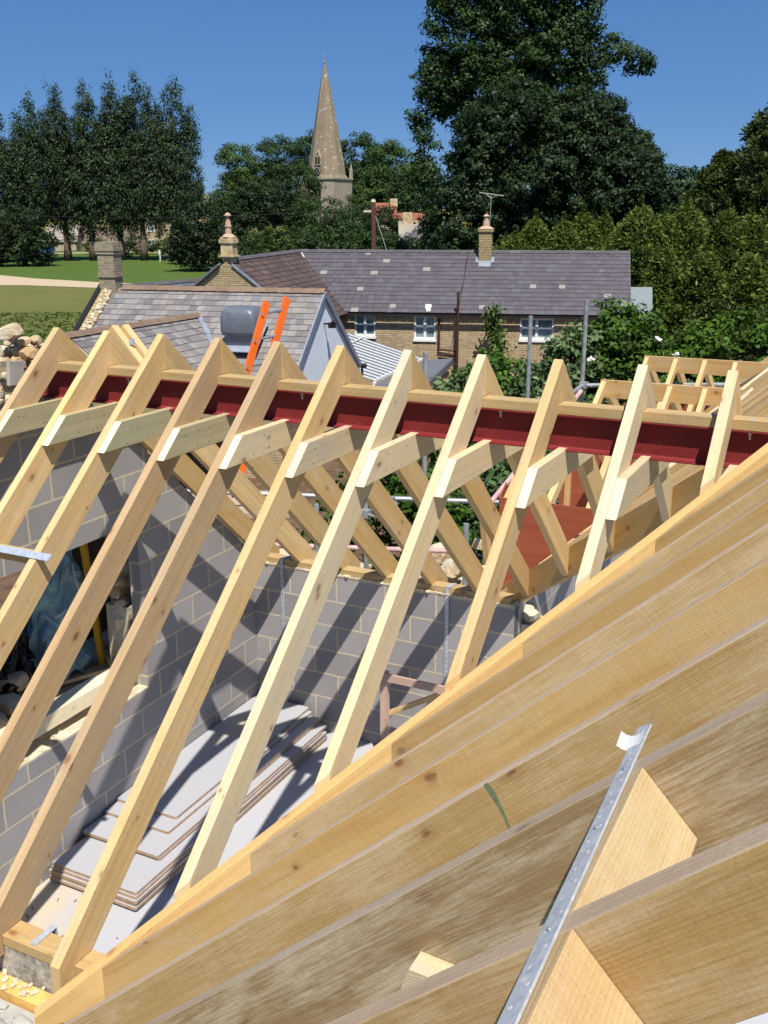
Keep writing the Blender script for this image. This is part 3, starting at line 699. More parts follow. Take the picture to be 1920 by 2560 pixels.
# --- near slate-roofed house
Lr = W(-8.48, 32.7, .46); Rr = W(-1.8, 31, .45); e3 = (Rr-Lr).normalized(); LL = (Rr-Lr).length; p3n = vdir(-.247, -.969)
hs = empty('slate_house', W(-5, 31, GZ), 'low house with grey slate roof and pale blue rendered gable', 'house')
run = 3.9; dn2 = p3n*run+Vector((0, 0, -.70*run)); d3 = dn2.normalized(); dl2 = dn2.length
r3 = MB(); r3.poly([Lr, Lr+dn2, Rr+dn2, Rr], e3, .3); bk = Vector((-p3n.x*run, -p3n.y*run, -.70*run)); r3.poly([Lr, Rr, Rr+bk, Lr+bk], e3, .3)
slates(r3, Lr, e3, d3, LL+.05, 19, dl2/19, .25, seed=21, th=.011)
r3.build('roof', M['slate_grey'], hs)
ridge_tiles(Lr+Vector((0, 0, .07))+e3*.28, e3, LL-.2, .40, .15, .11, 6).build('ridge_tiles', M['ridge_tile'], hs)
gb = MB(); dz = Vector((0, 0, -.06)); gb.poly([Rr+dz, Rr+dn2+dz, Vector(((Rr+dn2).x, (Rr+dn2).y, GZ)), Vector(((Rr+bk).x, (Rr+bk).y, GZ)), Rr+bk+dz]); gb.build('gable_wall', M['render'], hs)
bb = MB(); ex = e3*.06
for q in (dn2, bk): bb.bar(Rr+ex-up*.06, Rr+ex+q-up*.06, .05, .16, up=up)
bb.build('barge_board', M['lead'], hs)
gu = MB(); gq = Rr+bk+e3*.1-up*.05; gu.tube(gq, gq+e3*-1.2, .07); gu.tube(gq, gq-up*.4, .045); gu.tube(gq+e3*.15, gq-e3*.1, .08); gu.build('gutter', M['black'], hs)
wf = MB(); P0 = Lr+dn2; P1 = Rr+dn2
wf.poly([Vector((P0.x, P0.y, GZ))-p3n*.3, Vector((P1.x, P1.y, GZ))-p3n*.3, P1-p3n*.3, P0-p3n*.3]); wf.build('front_wall', M['cotswold'], hs)
# left gable parapet in stone
pg = MB()
th = .38
for (sgn, q) in ((1, dn2), (-1, bk)):
    a_ = Lr-e3*th; pg.prism([a_+up*.10, a_+q+up*.10, Vector(((a_+q).x, (a_+q).y, GZ)), Vector((a_.x, a_.y, GZ))], e3*(th-.002))
pg.build('gable_wall', M['cotswold_grey'], hs)
vb = MB(); vb.bar(Lr-e3*(th+.08)+up*.10, Lr-e3*(th+.08)+dn2+up*.10, .14, .14, up=up); vb.build('verge', M['black'], hs)
rs = MB(); rr = random.Random(9)
for i in range(70):
    t = i/70; c = Lr-e3*rr.uniform(.02, .34)+dn2*t+up*rr.uniform(.06, .13); rs.rock(c, rr.uniform(.05, .10), i, rr.random())
rs.build('coping_stones', M['stone'], hs)
cc = W(-8.62, 32.75, 0)
chimney(hs, cc, .275, .25, .1, 1.6, M['chimney_brick'], e3, p3n, [(.04, .80, .86), (.02, .86, .93), (.03, 1.50, 1.60), (.05, 1.60, 1.80), (.03, 1.80, 1.87)])
# front cross wing
A2 = W(-5.6, 31, -.23); B2 = W(-8.05, 25.9, -.23); f3 = (B2-A2).normalized(); LW = (B2-A2).length
rt = vdir(.91, -.41); rr3 = rt*3.0+Vector((0, 0, -2.1)); r3l = rr3.length; rd = rr3.normalized()
cw = MB(); wv = vdir(.5687, -1.1769)  # valley direction per metre of run
vl = A2+wv*3.0+Vector((0, 0, -2.1))
cw.poly([A2, vl, B2+rr3, B2], f3, .3)
rl = -rt*3.0+Vector((0, 0, -2.1)); cw.poly([A2, B2, B2+rl, A2+rl], f3, .3)
k_ = (vl-A2).dot(f3)/r3l
slates(cw, A2, f3, rd, LW, 14, r3l/14, .25, xa=lambda d: k_*d, seed=31, th=.011)
cw.build('wing_roof', M['slate_grey'], hs)
ridge_tiles(A2+up*.06, f3, LW+.1, .40, .16, .11, 8).build('ridge_tiles', M['ridge_tile'], hs)
le = MB(); nn_ = rt.cross(f3)
for i in range(8):
    a_, b_ = A2.lerp(vl, i/8), A2.lerp(vl, (i+1)/8); le.bar(a_+up*(.06+.01*(i % 2)), b_+up*(.06+.01*(i % 2)), .17, .02, up=up)
le.build('valley_lead', M['lead'], hs)
gg = MB(); bo = B2+f3*.0; gg.poly([bo-up*.08, bo+rr3-up*.08, Vector(((bo+rr3).x, (bo+rr3).y, GZ)), Vector(((bo+rl).x, (bo+rl).y, GZ)), bo+rl-up*.08]); gg.build('gable_wall', M['cotswold_grey'], hs)
ga = MB(); 
for q in (rr3, rl): ga.bar(bo+f3*.1-up*.05, bo+f3*.1+q-up*.05, .04, .17, up=up)
ga.build('barge_board', M['board_wood'], hs)
# roof cowl box on the slope and the floodlight on the gable
co = MB(); cb = W(-4.05, 29.55, -.62)
def cowl(mb, z0, z1, kx, ky, rc):
    out = []
    for (sx, sy) in ((1, 1), (-1, 1), (-1, -1), (1, -1)):
        for k in range(5):
            a = math.atan2(sy, sx)-math.pi/4+math.pi/2*k/4
            out.append(cb+e3*(sx*(kx-rc)+rc*math.cos(a))+p3n*(sy*(ky-rc)+rc*math.sin(a)))
    return out
lv = [(-.45, .44, .42, .06), (-.02, .44, .42, .06), (-.01, .50, .48, .10), (.10, .54, .52, .14), (.45, .54, .52, .14), (.62, .52, .50, .16), (.73, .46, .44, .18), (.78, .36, .34, .18)]
rings = [[q+up*z for q in cowl(co, 0, 0, kx, ky, rc)] for z, kx, ky, rc in lv]
for a_, b_ in zip(rings[:-1], rings[1:]):
    for i in range(len(a_)): j = (i+1) % len(a_); co.poly([a_[i], a_[j], b_[j], b_[i]])
co.poly(rings[-1])
cwo = co.build('roof_cowl', M['cowl'], None, cb, smooth=True); tag(cwo, 'rounded dark grey vent cowl standing on the grey slate slope', 'roof vent')
sk = MB(); sk.prism([cb+e3*x+p3n*y+up*(-.02-.70*y) for x, y in ((-.55, -.5), (.6, -.5), (.6, .62), (-.55, .62))], up*.02); sk.build('lead_skirt', M['lead'], cwo)
fl = MB(); fq = Rr+e3*.25-up*.95; fl.bar(fq, fq-e3*.25, .05, .05); fl.box(fq.x-.10, fq.x+.10, fq.y-.07, fq.y+.07, fq.z-.12, fq.z+.04); fl.bar(fq+p3n*.1, fq+p3n*.1+up*.1+e3*.08, .16, .05)
tag(fl.build('floodlight', M['black'], None, fq), 'small black floodlight high on the pale blue gable', 'light')
# rear slate roof between the two
rear = empty('rear_outbuilding', W(-7.5, 40, GZ), 'outbuilding with dark slate roof behind the slate ridge left of the gabled wing', 'outbuilding')
a_, b_ = W(-9.4, 36.8, .2), W(-6.36, 41.4, .2); h3 = (b_-a_).normalized(); Lb = (b_-a_).length; s3 = vdir(.835, -.551)*2.6+Vector((0, 0, -1.6)); s4 = vdir(-.835, .551)*2.6+Vector((0, 0, -1.6))
rb = MB(); rb.poly([a_, a_+s3, b_+s3, b_], h3, .3); rb.poly([a_, b_, b_+s4, a_+s4], h3, .3); slates(rb, a_, h3, s3.normalized(), Lb, 11, s3.length/11, .28, seed=41); rb.build('roof', M['slate_dark'], rear)
ridge_tiles(a_+up*.05, h3, Lb, .4, .15, .1, 12).build('ridge_tiles', M['ridge_dark'], rear)
rw = MB(); rw.prism([a_-up*.05, a_+s3-up*.05, Vector(((a_+s3).x, (a_+s3).y, GZ)), Vector(((a_+s4).x, (a_+s4).y, GZ)), a_+s4-up*.05], (b_-a_)*.98); rw.build('wall', M['cotswold_grey'], rear)
# corrugated lean-to and small low roof
po = empty('corrugated_lean_to', W(-.6, 38, GZ), 'lean-to with white corrugated clear sheets between rendered gable and cottage', 'lean-to')
P1, P2, P3, P4 = W(-2.2, 40.3, -1.58), W(1.6, 40, -2.85), W(-.32, 35.4, -2.98), W(-3.6, 35.4, -1.9)
NB = 13
LN = [(P1.lerp(P4, k/NB), P2.lerp(P3, k/NB)) for k in range(NB+1)]
sh = MB()
for k in range(NB): sh.poly([LN[k][0], LN[k+1][0], LN[k+1][1], LN[k][1]], None, .5)
sh.build('sheet', plain('smoked_sheet', (.13, .15, .17), .5, .3), po)
cr = MB()
for k in range(NB):
    a0, a1 = LN[k][0].lerp(LN[k+1][0], .28), LN[k][0].lerp(LN[k+1][0], .80); b0, b1 = LN[k][1].lerp(LN[k+1][1], .28), LN[k][1].lerp(LN[k+1][1], .80)
    am, bm2 = (a0+a1)/2+up*.022, (b0+b1)/2+up*.022
    cr.poly([a0+up*.01, am, bm2, b0+up*.01]); cr.poly([am, a1+up*.01, b1+up*.01, bm2]); cr.poly([b0+up*.01, bm2, b1+up*.01])
cr.build('corrugation', plain('milky_sheet', (.50, .51, .52), .45, .3), po)
pf = MB(); pf.bar(P2, P3, .05, .10); pf.bar(P1.lerp(P2, .38)+up*.07, P4.lerp(P3, .38)+up*.07, .04, .03); pf.build('edge_trim', M['white'], po)
for (q, t_) in ((P3, 0), (P2, 0), (P4, 0)):
    pp = MB(); pp.box(q.x-.05, q.x+.05, q.y-.05, q.y+.05, GZ, q.z-.04); pp.build('post', M['white'], po)
lo = empty('low_slate_porch', W(1.6, 38, GZ), 'low grey slate roof with dark fascia below the cottage downpipes', 'porch')
Q = [W(1.75, 39.9, -2.93), W(2.72, 39.9, -2.86), W(1.3, 35.3, -3.28), W(-.3, 35.2, -3.10)]
ql = MB(); ql.prism([Q[0], Q[3], Q[2], Q[1]], up*.04); ql.build('roof', M['slate_dark'], lo)
qf = MB(); qf.bar(Q[1]-up*.1, Q[2]-up*.1, .06, .24); qf.bar(Q[2]-up*.1, Q[3]-up*.1, .06, .24); qf.build('fascia', M['slate_dark'], lo)
qw = MB(); qq = [Vector((x.x, x.y, GZ)) for x in (Q[0], Q[3], Q[2], Q[1])]; qc = sum(qq, Vector())/4; qw.prism([qc+(x-qc)*.9 for x in qq], up*(1.2)); qw.build('wall', M['cotswold'], lo)
# felt-roofed shed right of the cottage
sd = empty('felt_roof_shed', W(10.3, 41, GZ), 'black shed with grey felt roof at the right end of the cottage', 'shed')
S_ = [W(9.7, 42, -.30), W(10.95, 42, -.30), W(10.5, 39.9, -1.36), W(9.25, 39.9, -1.36)]
x = MB(); x.prism([S_[0], S_[3], S_[2], S_[1]], up*.05); x.build('roof', M['felt'], sd)
x = MB(); sb = [Vector((q.x, q.y, GZ)) for q in S_]; x.prism([S_[0]-up*.1, S_[3]-up*.1, sb[3], sb[0]], (S_[1]-S_[0])*.93); x.build('wall', M['black'], sd)
x = MB(); x.bar(S_[2]+e3*.02-up*.06, S_[2]+e3*.02-up*.9, .14, .04); x.build('corner_board', M['terracotta'], sd)

# --- church
ch = empty('church', W(-12.4, 235, GZ), 'grey stone church tower with tall octagonal spire and clock', 'church')
cc = W(-12.4, 235, 0); al = R(27); tx = vdir(math.cos(al), -math.sin(al)); ty = vdir(math.sin(al), math.cos(al)); hw = 4.1
tw = MB(); P = [cc+tx*(i*hw)+ty*(j*hw) for i, j in ((-1, -1), (1, -1), (1, 1), (-1, 1))]
tw.prism([Vector((q.x, q.y, GZ)) for q in P], up*(9.0-GZ)); P2_ = [cc+tx*(i*(hw+.25))+ty*(j*(hw+.25)) for i, j in ((-1, -1), (1, -1), (1, 1), (-1, 1))]
tw.prism([Vector((q.x, q.y, 9.0)) for q in P2_], up*.35)
def churchstone(name, c):
    m, n, b = newmat(name, .95, .1); o_ = objn(n)
    a = noise(n, o_, .35, 6, .7); s_ = noise(n, o_, 1.3, 3, .6)
    col = mix(n, ramp(n, a, [(.35, (0, 0, 0)), (.65, (1, 1, 1))]), tuple(k*.8 for k in c), c)
    col = mix(n, ramp(n, s_, [(.60, (0, 0, 0)), (.68, (.8, .8, .8))]), col, (.52, .50, .44))
    n.links.new(col, b.inputs['Base Color']); return m
M['church'] = churchstone('spire_stone', (.29, .225, .16)); M['church_t'] = churchstone('tower_stone', (.42, .34, .27))
tw.build('tower', M['church_t'], ch)
sp = MB(); nsp = 8; R0 = 4.2
prof = [(R0+.35, 9.35), (R0, 10.0), (R0*.945, 12.0), (R0*.62, 20.0), (R0*.30, 27.4), (.16, 32.9)]
rings = []
for r_, z in prof:
    rings.append([Vector((cc.x, cc.y, z))+(tx*math.cos(t)+ty*math.sin(t))*r_ for t in [math.pi/8+math.pi/4*i for i in range(8)]])
for a_, b_ in zip(rings[:-1], rings[1:]):
    for i in range(8): j = (i+1) % 8; sp.poly([a_[i], a_[j], b_[j], b_[i]])
sp.tube(Vector((cc.x, cc.y, 32.8)), Vector((cc.x, cc.y, 33.2)), .3, .12, 8)
spo = sp.build('spire', M['church'], ch)
wvn = MB(); wvn.tube(Vector((cc.x, cc.y, 33.1)), Vector((cc.x, cc.y, 34.3)), .05, n=5); wvn.lathe((cc.x, cc.y, 34.3), [(.02, 0), (.17, .15), (.02, .32)], 8); wvn.build('weathervane', M['terracotta'], spo)
for (i, j) in ((-1, -1), (1, -1), (1, 1), (-1, 1)):
    pn = MB(); q = cc+tx*(i*(hw-.15))+ty*(j*(hw-.15)); q = Vector((q.x, q.y, 9.3))
    pn.prism([q+tx*a+ty*b for a, b in ((-.28, -.28), (.28, -.28), (.28, .28), (-.28, .28))], up*1.6); pn.tube(q+up*1.6, q+up*2.0, .42, .3, 4); pn.tube(q+up*1.9, q+up*3.3, .26, .03, 6)
    pn.build('pinnacle', M['church_t'], ch)
def arch(c, ex, w_, z0, z1, dep, mb, nrm, k=6):
    pts = [c+ex*(-w_)+up*z0, c+ex*w_+up*z0]
    zs = z1-w_*1.7
    for i in range(k+1): t = i/k; pts.append(c+ex*(w_*(1-t**1.7))+up*(zs+(z1-zs)*math.sin(t*math.pi/2)))
    for i in range(k-1, -1, -1): t = i/k; pts.append(c+ex*(-w_*(1-t**1.7))+up*(zs+(z1-zs)*math.sin(t*math.pi/2)))
    mb.prism(pts, nrm*dep)
for (n3, x3) in ((-ty, tx), (-tx, ty)):
    fc = Vector((cc.x, cc.y, 0))+n3*hw
    if n3 == -ty:
        a_ = MB(); arch(fc, x3, .85, 5.4, 8.4, .05, a_, n3); bw = a_.build('belfry_opening', M['darkwood'], ch)
        t_ = MB(); t_.box(0, .001, 0, .001, 0, .001); t_ = MB(); t_.bar(fc+n3*.08+up*5.4, fc+n3*.08+up*7.6, .12, .1, up=n3)
        for q in (-1, 1): t_.bar(fc+n3*.08+x3*q*.4+up*7.2, fc+n3*.08+up*7.9, .1, .1, up=n3)
        t_.build('tracery', M['church_t'], bw)
        for q in (-2.05, 2.05): h_ = MB(); h_.tube(fc+x3*q+up*7.25-n3*.05, fc+x3*q+up*7.25+n3*.02, .22, n=8); h_.build('round_opening', M['darkwood'], ch)
    # lucarne (gabled spire light) on this side
    lc = Vector((cc.x, cc.y, 0))+n3*(R0*.93)
    l_ = MB(); l_.prism([lc+x3*-.72+up*11.9, lc+x3*.72+up*11.9, lc+x3*.72+up*13.5, lc+up*15.2, lc+x3*-.72+up*13.5], n3*-1.6); lu = l_.build('lucarne', M['church_t'], ch)
    l_ = MB()
    for q in (-.33, .33): arch(lc+x3*q, x3, .24, 12.15, 13.75, .03, l_, n3)
    l_.tube(lc+up*14.2, lc+up*14.2+n3*.03, .22, n=8); l_.build('window', M['darkwood'], lu)
    if n3 == -ty:
        ck = MB(); c0 = Vector((cc.x, cc.y, 10.75))+n3*(R0+.05)
        dsk = MB(); dsk.tube(c0-n3*.3, c0, .78, n=20); dk = dsk.build('clock', M['darkwood'], ch)
        for i in range(12):
            t = i*math.pi/6; d_ = x3*math.sin(t)+up*math.cos(t); ck.bar(c0+n3*.03+d_*.55, c0+n3*.03+d_*.74, .1, .03, up=n3)
        for i in range(20):
            t, t2 = i*math.pi/10, (i+1)*math.pi/10; ck.bar(c0+n3*.03+(x3*math.sin(t)+up*math.cos(t))*.76, c0+n3*.03+(x3*math.sin(t2)+up*math.cos(t2))*.76, .05, .03, up=n3)
        ck.bar(c0+n3*.05, c0+n3*.05-up*.5-x3*.1, .07, .03, up=n3); ck.bar(c0+n3*.05, c0+n3*.05+up*.3+x3*.12, .08, .03, up=n3)
        ck.build('clock_hands', M['tie'], dk)

# --- far farm buildings among the poplars
def simple_house(name, X, Y, wid, dep, ze, zr, label, wallm, roofm, cat='house', wins=(), chims=(), group=None, ang=0, zb=GZ):
    ex, ey = vdir(math.cos(ang), math.sin(ang)), vdir(-math.sin(ang), math.cos(ang))
    c = W(X, Y, zb); h = empty(name, c, label, cat, group); z_ = lambda q, z: Vector((q.x, q.y, z))
    w_ = MB(); a0, a1 = c-ex*wid/2-ey*dep/2, c+ex*wid/2-ey*dep/2
    w_.prism([z_(a0, zb), z_(a0, ze), z_(a0+ey*dep/2, zr-.05), z_(a0+ey*dep, ze), z_(a0+ey*dep, zb)], ex*wid); w_.build('wall', wallm, h)
    r_ = MB(); o_ = .25
    for s in (-1, 1):
        A_ = z_(c-ex*(wid/2+o_), zr+.1); B_ = z_(c+ex*(wid/2+o_), zr+.1); k = (zr-ze)/(dep/2)
        E0 = c+ey*(s*(dep/2+o_)); r_.prism([A_, B_, z_(E0+ex*(wid/2+o_), ze+.1-k*o_), z_(E0-ex*(wid/2+o_), ze+.1-k*o_)], up*.12, ex, .5)
    r_.build('roof', roofm, h)
    for (x, z0, z1, hw_) in wins:
        f = MB(); q = c+ex*x-ey*(dep/2)
        for (xa, xb2, za, zb2) in ((-hw_, -hw_+.1, z0, z1), (hw_-.1, hw_, z0, z1), (-hw_, hw_, z0, z0+.12), (-hw_, hw_, z1-.1, z1), (-hw_, hw_, (z0+z1)/2-.05, (z0+z1)/2+.05), (-.06, .06, z0, z1)):
            f.prism([z_(q+ex*xa, za), z_(q+ex*xb2, za), z_(q+ex*xb2, zb2), z_(q+ex*xa, zb2)], -ey*.08)
        fo = f.build('window', M['white'], h)
        g_ = MB(); g_.poly([z_(q+ex*-hw_-ey*.03, z0), z_(q+ex*hw_-ey*.03, z0), z_(q+ex*hw_-ey*.03, z1), z_(q+ex*-hw_-ey*.03, z1)]); g_.build('pane', M['glass'], fo)
    for (x, zt) in chims:
        cm = MB(); q = c+ex*x; cm.prism([z_(q+ex*a+ey*b, zr-.3) for a, b in ((-.45, -.4), (.45, -.4), (.45, .4), (-.45, .4))], up*(zt-zr+.3)); cm.build('chimney', M['ashlar'], h)
    return h
simple_house('stone_barn', -50.5, 200, 16, 6, -3.2, -.6, 'long low barn with brown stone roof behind the poplar trunks', plain('barn_wall', (.38, .30, .2), .9), plain('barn_roof', (.17, .13, .095), .9, .1, 0, .2, 1), 'barn', chims=((-2, .3),))
simple_house('stone_barn', -59.5, 196, 5.5, 6, -2.8, -.2, 'small gabled stone building at the left end of the long barn', plain('barn_wall_b', (.42, .34, .24), .9), plain('barn_roof_b', (.30, .26, .22), .9, .1, 0, .2, 1), 'barn')
simple_house('manor_house', -36.5, 186, 13, 8, 2.0, 4.2, 'tall stone farmhouse with white sash windows behind the poplars', plain('manor_wall', (.40, .32, .21), .9, .1, 0, .1, 1), plain('manor_roof', (.16, .145, .13), .9), 'house', wins=((-3.8, -.9, 1.0, .62), (0.2, -.9, 1.0, .62), (4.4, -.9, 1.0, .62), (-3.8, -4.0, -2.2, .62), (.4, -4.0, -2.4, .62)), chims=((-5.5, 5.4), (5.5, 5.4)))
simple_house('red_roofed_house', 3.6, 118, 3.6, 4, .0, 2.15, 'house with red tiled roof showing between the trees', M['cotswold'], M['red_tile'], chims=())
simple_house('red_roofed_house', .1, 128, 2.6, 4, 1.5, 3.3, 'further house with orange tiled ridge left of the red roofed house', M['cotswold'], M['red_tile'], chims=((1.2, 4.0),))
simple_house('grey_roofed_house', 4.0, 100, 4.6, 5, -.6, 1.5, 'stone house with pale stone roof below the red tiled one', M['cotswold'], plain('stone_roof', (.30, .27, .22), .9, .1, 0, .2, 1), chims=((-1.7, 2.5),))
def person(X, Y, label, shirt, seed):
    b = W(X, Y, GZ); me = bpy.data.meshes.new('person'); 
    V = [(0, 0, .92), (0, 0, 1.15), (0, 0, 1.4), (0, 0, 1.5), (0, 0, 1.66), (.1, 0, .88), (.12, .02, .48), (.13, -.02, .06), (-.1, 0, .88), (-.12, -.03, .48), (-.13, .03, .06), (.2, 0, 1.38), (.26, .05, 1.12), (.24, .12, .9), (-.2, 0, 1.38), (-.26, .03, 1.12), (-.22, .14, .92), (.13, .12, .04), (-.13, .14, .04)]
    Ed = [(0, 1), (1, 2), (2, 3), (3, 4), (0, 5), (5, 6), (6, 7), (0, 8), (8, 9), (9, 10), (2, 11), (11, 12), (12, 13), (2, 14), (14, 15), (15, 16), (7, 17), (10, 18)]
    me.from_pydata(V, Ed, []); o = bpy.data.objects.new('person', me); COL.objects.link(o); o.location = b; o.rotation_euler = (0, 0, seed)
    sk = o.modifiers.new('skin', 'SKIN'); rad = [.14, .15, .13, .055, .10, .09, .065, .045, .09, .065, .045, .07, .045, .035, .07, .045, .035, .04, .04]
    for i, r_ in enumerate(rad): me.skin_vertices[0].data[i].radius = (r_, r_*.85)
    me.skin_vertices[0].data[0].use_root = True
    o.modifiers.new('sub', 'SUBSURF').levels = 1; me.materials.append(shirt)
    tag(o, label, 'person', 'people standing on the lawn edge'); return o
person(-32.6, 152, 'person in a white shirt standing at the far lawn edge', M['white'], 2.5)
person(-31.6, 152.5, 'person in pale clothes, right of the one in white, at the far lawn edge', M['tie'], 3.4)
# blue car-sized van far left is only a blue patch: a parked blue trailer by the small stone building
tr = empty('blue_trailer', W(-57.5, 178, GZ), 'blue covered trailer parked by the small stone building', 'trailer')
x = MB(); q = W(-57.5, 178, GZ); x.prism([q+RH*a+FH*b+up*.5 for a, b in ((-1.3, -.8), (1.3, -.8), (1.3, .8), (-1.3, .8))], up*1.1); x.build('body', plain('blue', (.03, .10, .42), .4), tr)
for s in (-.5, .5): x = MB(); x.tube(q+RH*s-FH*.95+up*.33, q+RH*s-FH*.75+up*.33, .33, n=12); x.build('wheel', M['black'], tr)
dw_ = MB()
q0, q1 = W(-16.5, 108, GZ), W(-9.5, 106, GZ); dw_.bar(q0+up*.55, q1+up*.55, .4, 1.1); one('dry_stone_wall', dw_, M['cotswold_grey'], 'low dry stone wall at the right end of the far lawn', 'wall')
# telegraph pole, wires
tp = empty('telegraph_pole', W(-.55, 60, GZ), 'reddish brown telegraph pole behind the cottage roof', 'pole')
x = MB(); q = W(-.55, 60, GZ); x.tube(q, q+up*7.7, .17, .13, 10); x.build('post', plain('pole_wood', (.115, .045, .035), .8), tp)
x = MB(); x.tube(q+up*7.7, q+up*7.85, .15, .1, 8); x.bar(q+up*7.2-RH*.55, q+up*7.2+RH*.1, .1, .12); x.build('cap', M['dry_mortar'], tp)
x = MB(); x.path([q+up*7.3, q+RH*.6+up*5.5, q+RH*1.1+up*3.8, q+RH*1.9+up*.5], .018, 4); x.build('stay_wire', M['tie'], tp)
def wire(name, a, b, sagm, label, r=.018):
    x = MB(); pts = []
    for i in range(15):
        t = i/14; p = a.lerp(b, t); p.z -= sagm*4*t*(1-t); pts.append(p)
    x.path(pts, r, 4); return one(name, x, M['black'], label, 'cable', 'overhead cables')
wire('telephone_cable', W(-.55, 60, 3.0), W(-34, 56, 4.1), 1.1, 'upper thin black cable crossing the poplars from the telegraph pole')
wire('telephone_cable', W(-.55, 60, 2.7), W(-36, 70, -1.1), .3, 'lower thin black cable crossing the far lawn edge')
wire('telephone_cable', W(3.6, 44, 1.2), wallpt(0)*0+W(3.0, 40.3, -.36), .25, 'thin cable running down the purple slates to the vent pipe', .012)

# ------------------------------------------------------------------ trees
PG = 'tall poplars along the far lawn'
def poplar(seed, X, Y, top, hw, label, bottom=-1.8, lean=0, **k):
    H_ = top-GZ; rng = np.random.default_rng(seed); E = []; hw = hw*.98
    nP = 6
    for i in range(nP):
        off = -.78+1.56*i/(nP-1)+rng.normal()*.06; tz_ = top-(abs(off)**1.7)*H_*.36*rng.uniform(.6, 1.2)-(0 if i == nP//2 else rng.uniform(0, 2.6))
        lo = bottom+abs(off)*rng.uniform(.5, 3.0); rz = (tz_-lo)/2; cz = (tz_+lo)/2
        E.append((lean*(cz-GZ)/H_+off*hw, rng.normal()*hw*.35, cz-GZ, hw*rng.uniform(.32, .42), hw*.4, rz))
    E.append((0, 0, (bottom-GZ)+H_*.33, hw*.75, hw*.6, H_*.26))
    return tree(seed, X, Y, H_, E, label, M['leaf_poplar'], 'poplar_tree', 'tree', PG, spacing=.80, cr=.66, per=30, size=.29, tr_r=.5, nl=9, aspect=.6, flat=1.25, shell=.5, toph=.78, updir=np.array([0, 0, .9]), **k)
poplar(101, -54.6, 150, 17.0, 4.0, 'poplar at the left edge of the photo')
poplar(102, -50.6, 152, 20.0, 3.5, 'poplar with a broad top second from the left edge')
poplar(103, -47.2, 156, 21.6, 2.9, 'poplar with a narrow plume rising above its left neighbours')
poplar(104, -43.4, 156, 21.2, 4.2, 'poplar with a full rounded top over the long barn')
poplar(105, -39.4, 157, 21.4, 3.3, 'poplar in the middle of the closely packed poplars')
poplar(106, -35.8, 156, 22.0, 3.9, 'poplar left of the gap before the last poplar')
poplar(107, -30.9, 156, 22.1, 3.9, 'last poplar on the right, leaning over the farmhouse', lean=.8)
UG = 'dark trees under the poplars'
tree(111, -57, 140, 11, [(0, 0, 5, 6, 4, 5.0), (4, 0, 3.6, 4, 3, 3.4)], 'dark bushy tree at the far left below the poplars', M['leaf_dark'], group=UG, spacing=1.2, cr=.9, per=34, size=.36, bark=M['bark_dark'])
tree(112, -48.6, 141, 8, [(0, 0, 4.0, 4.0, 3, 4.0), (2.4, 0, 2.4, 2.4, 2, 2.3)], 'round dark tree beside the first bare poplar trunk', M['leaf_dark'], group=UG, spacing=1.1, cr=.85, per=34, size=.34, bark=M['bark_dark'])
tree(113, -27.3, 145, 5.5, [(0, 0, 2.4, 3.0, 2, 2.5)], 'dark rounded bush right of the farmhouse windows', M['leaf_dark'], 'round_bush', 'bush', spacing=.9, cr=.7, per=34, size=.3)
HG = 'garden bushes between the poplar trunks'
for i, (X, Y, rw, hh, mt, lb) in enumerate([(-48, 176, 3.2, 2.6, 'leaf_light', 'pale green bush in front of the small gabled barn'), (-42.0, 178, 4.0, 2.9, 'leaf_mid', 'wide green bush in front of the long barn'), (-36.2, 175, 2.6, 2.6, 'leaf_light', 'bright bush left of the farmhouse between two trunks'), (-31.9, 172, 2.3, 3.0, 'leaf_mid', 'green bush below the farmhouse windows'), (-29.2, 168, 1.5, 3.6, 'leaf_light', 'tall pale bush before the right farmhouse window'), (-41, 163, 7.0, .9, 'leaf_light', 'low long bed of pale green plants along the lawn')]):
    tree(120+i, X, Y, hh, [(0, 0, hh*.5, rw, 1.5, hh*.5)], lb, M[mt], 'garden_bush', 'bush', HG, spacing=.8, cr=.6, per=26, size=.3, nl=3, tr_r=.12)
tree(130, -22.6, 128, 10, [(0, 0, 5.0, 3.2, 3, 5.2), (1.2, 0, 3, 3.0, 2.5, 3), (-1.6, 0, 2.6, 2.4, 2.5, 2.8)], 'very dark upright yew left of the yellow chimney', M['leaf_dark'], 'yew_tree', spacing=1.1, cr=.75, per=40, size=.3, bark=M['bark_dark'], flat=.9)
MG = 'churchyard trees behind the cottage'
tree(131, -24.2, 176, 18, [(0, 0, 14, 3.6, 3, 3.6), (1.5, 0, 9, 5, 4, 5), (-2.2, 0, 6, 3.6, 3, 5)], 'light green tree at the left end of the churchyard trees', M['leaf_light'], group=MG, spacing=1.35, cr=1.15, per=80, size=.32, tr_r=.5)
tree(132, -18.6, 192, 20, [(0, 0, 15.5, 4.4, 4, 4.2), (2, 0, 10, 6, 4, 6), (-3, 0, 9, 4, 4, 5)], 'round topped green tree second from the left of the churchyard trees', M['leaf_mid'], group=MG, spacing=1.45, cr=1.2, per=80, size=.33, tr_r=.5)
tree(133, -16.4, 262, 24, [(0, 0, 20, 6, 5, 5.5), (2, 0, 12, 8, 5, 8)], 'large tree directly behind the spire on its left', M['leaf_mid'], group=MG, spacing=2.0, cr=1.6, per=96, size=.46, tr_r=.6)
tree(134, -6.2, 258, 24, [(0, 0, 18, 7.5, 5, 6.5), (2, 0, 11, 8, 6, 8), (4.8, 0, 13, 4, 5, 5)], 'large tree directly behind the spire on its right', M['leaf_mid'], group=MG, spacing=2.0, cr=1.6, per=96, size=.46, tr_r=.6)
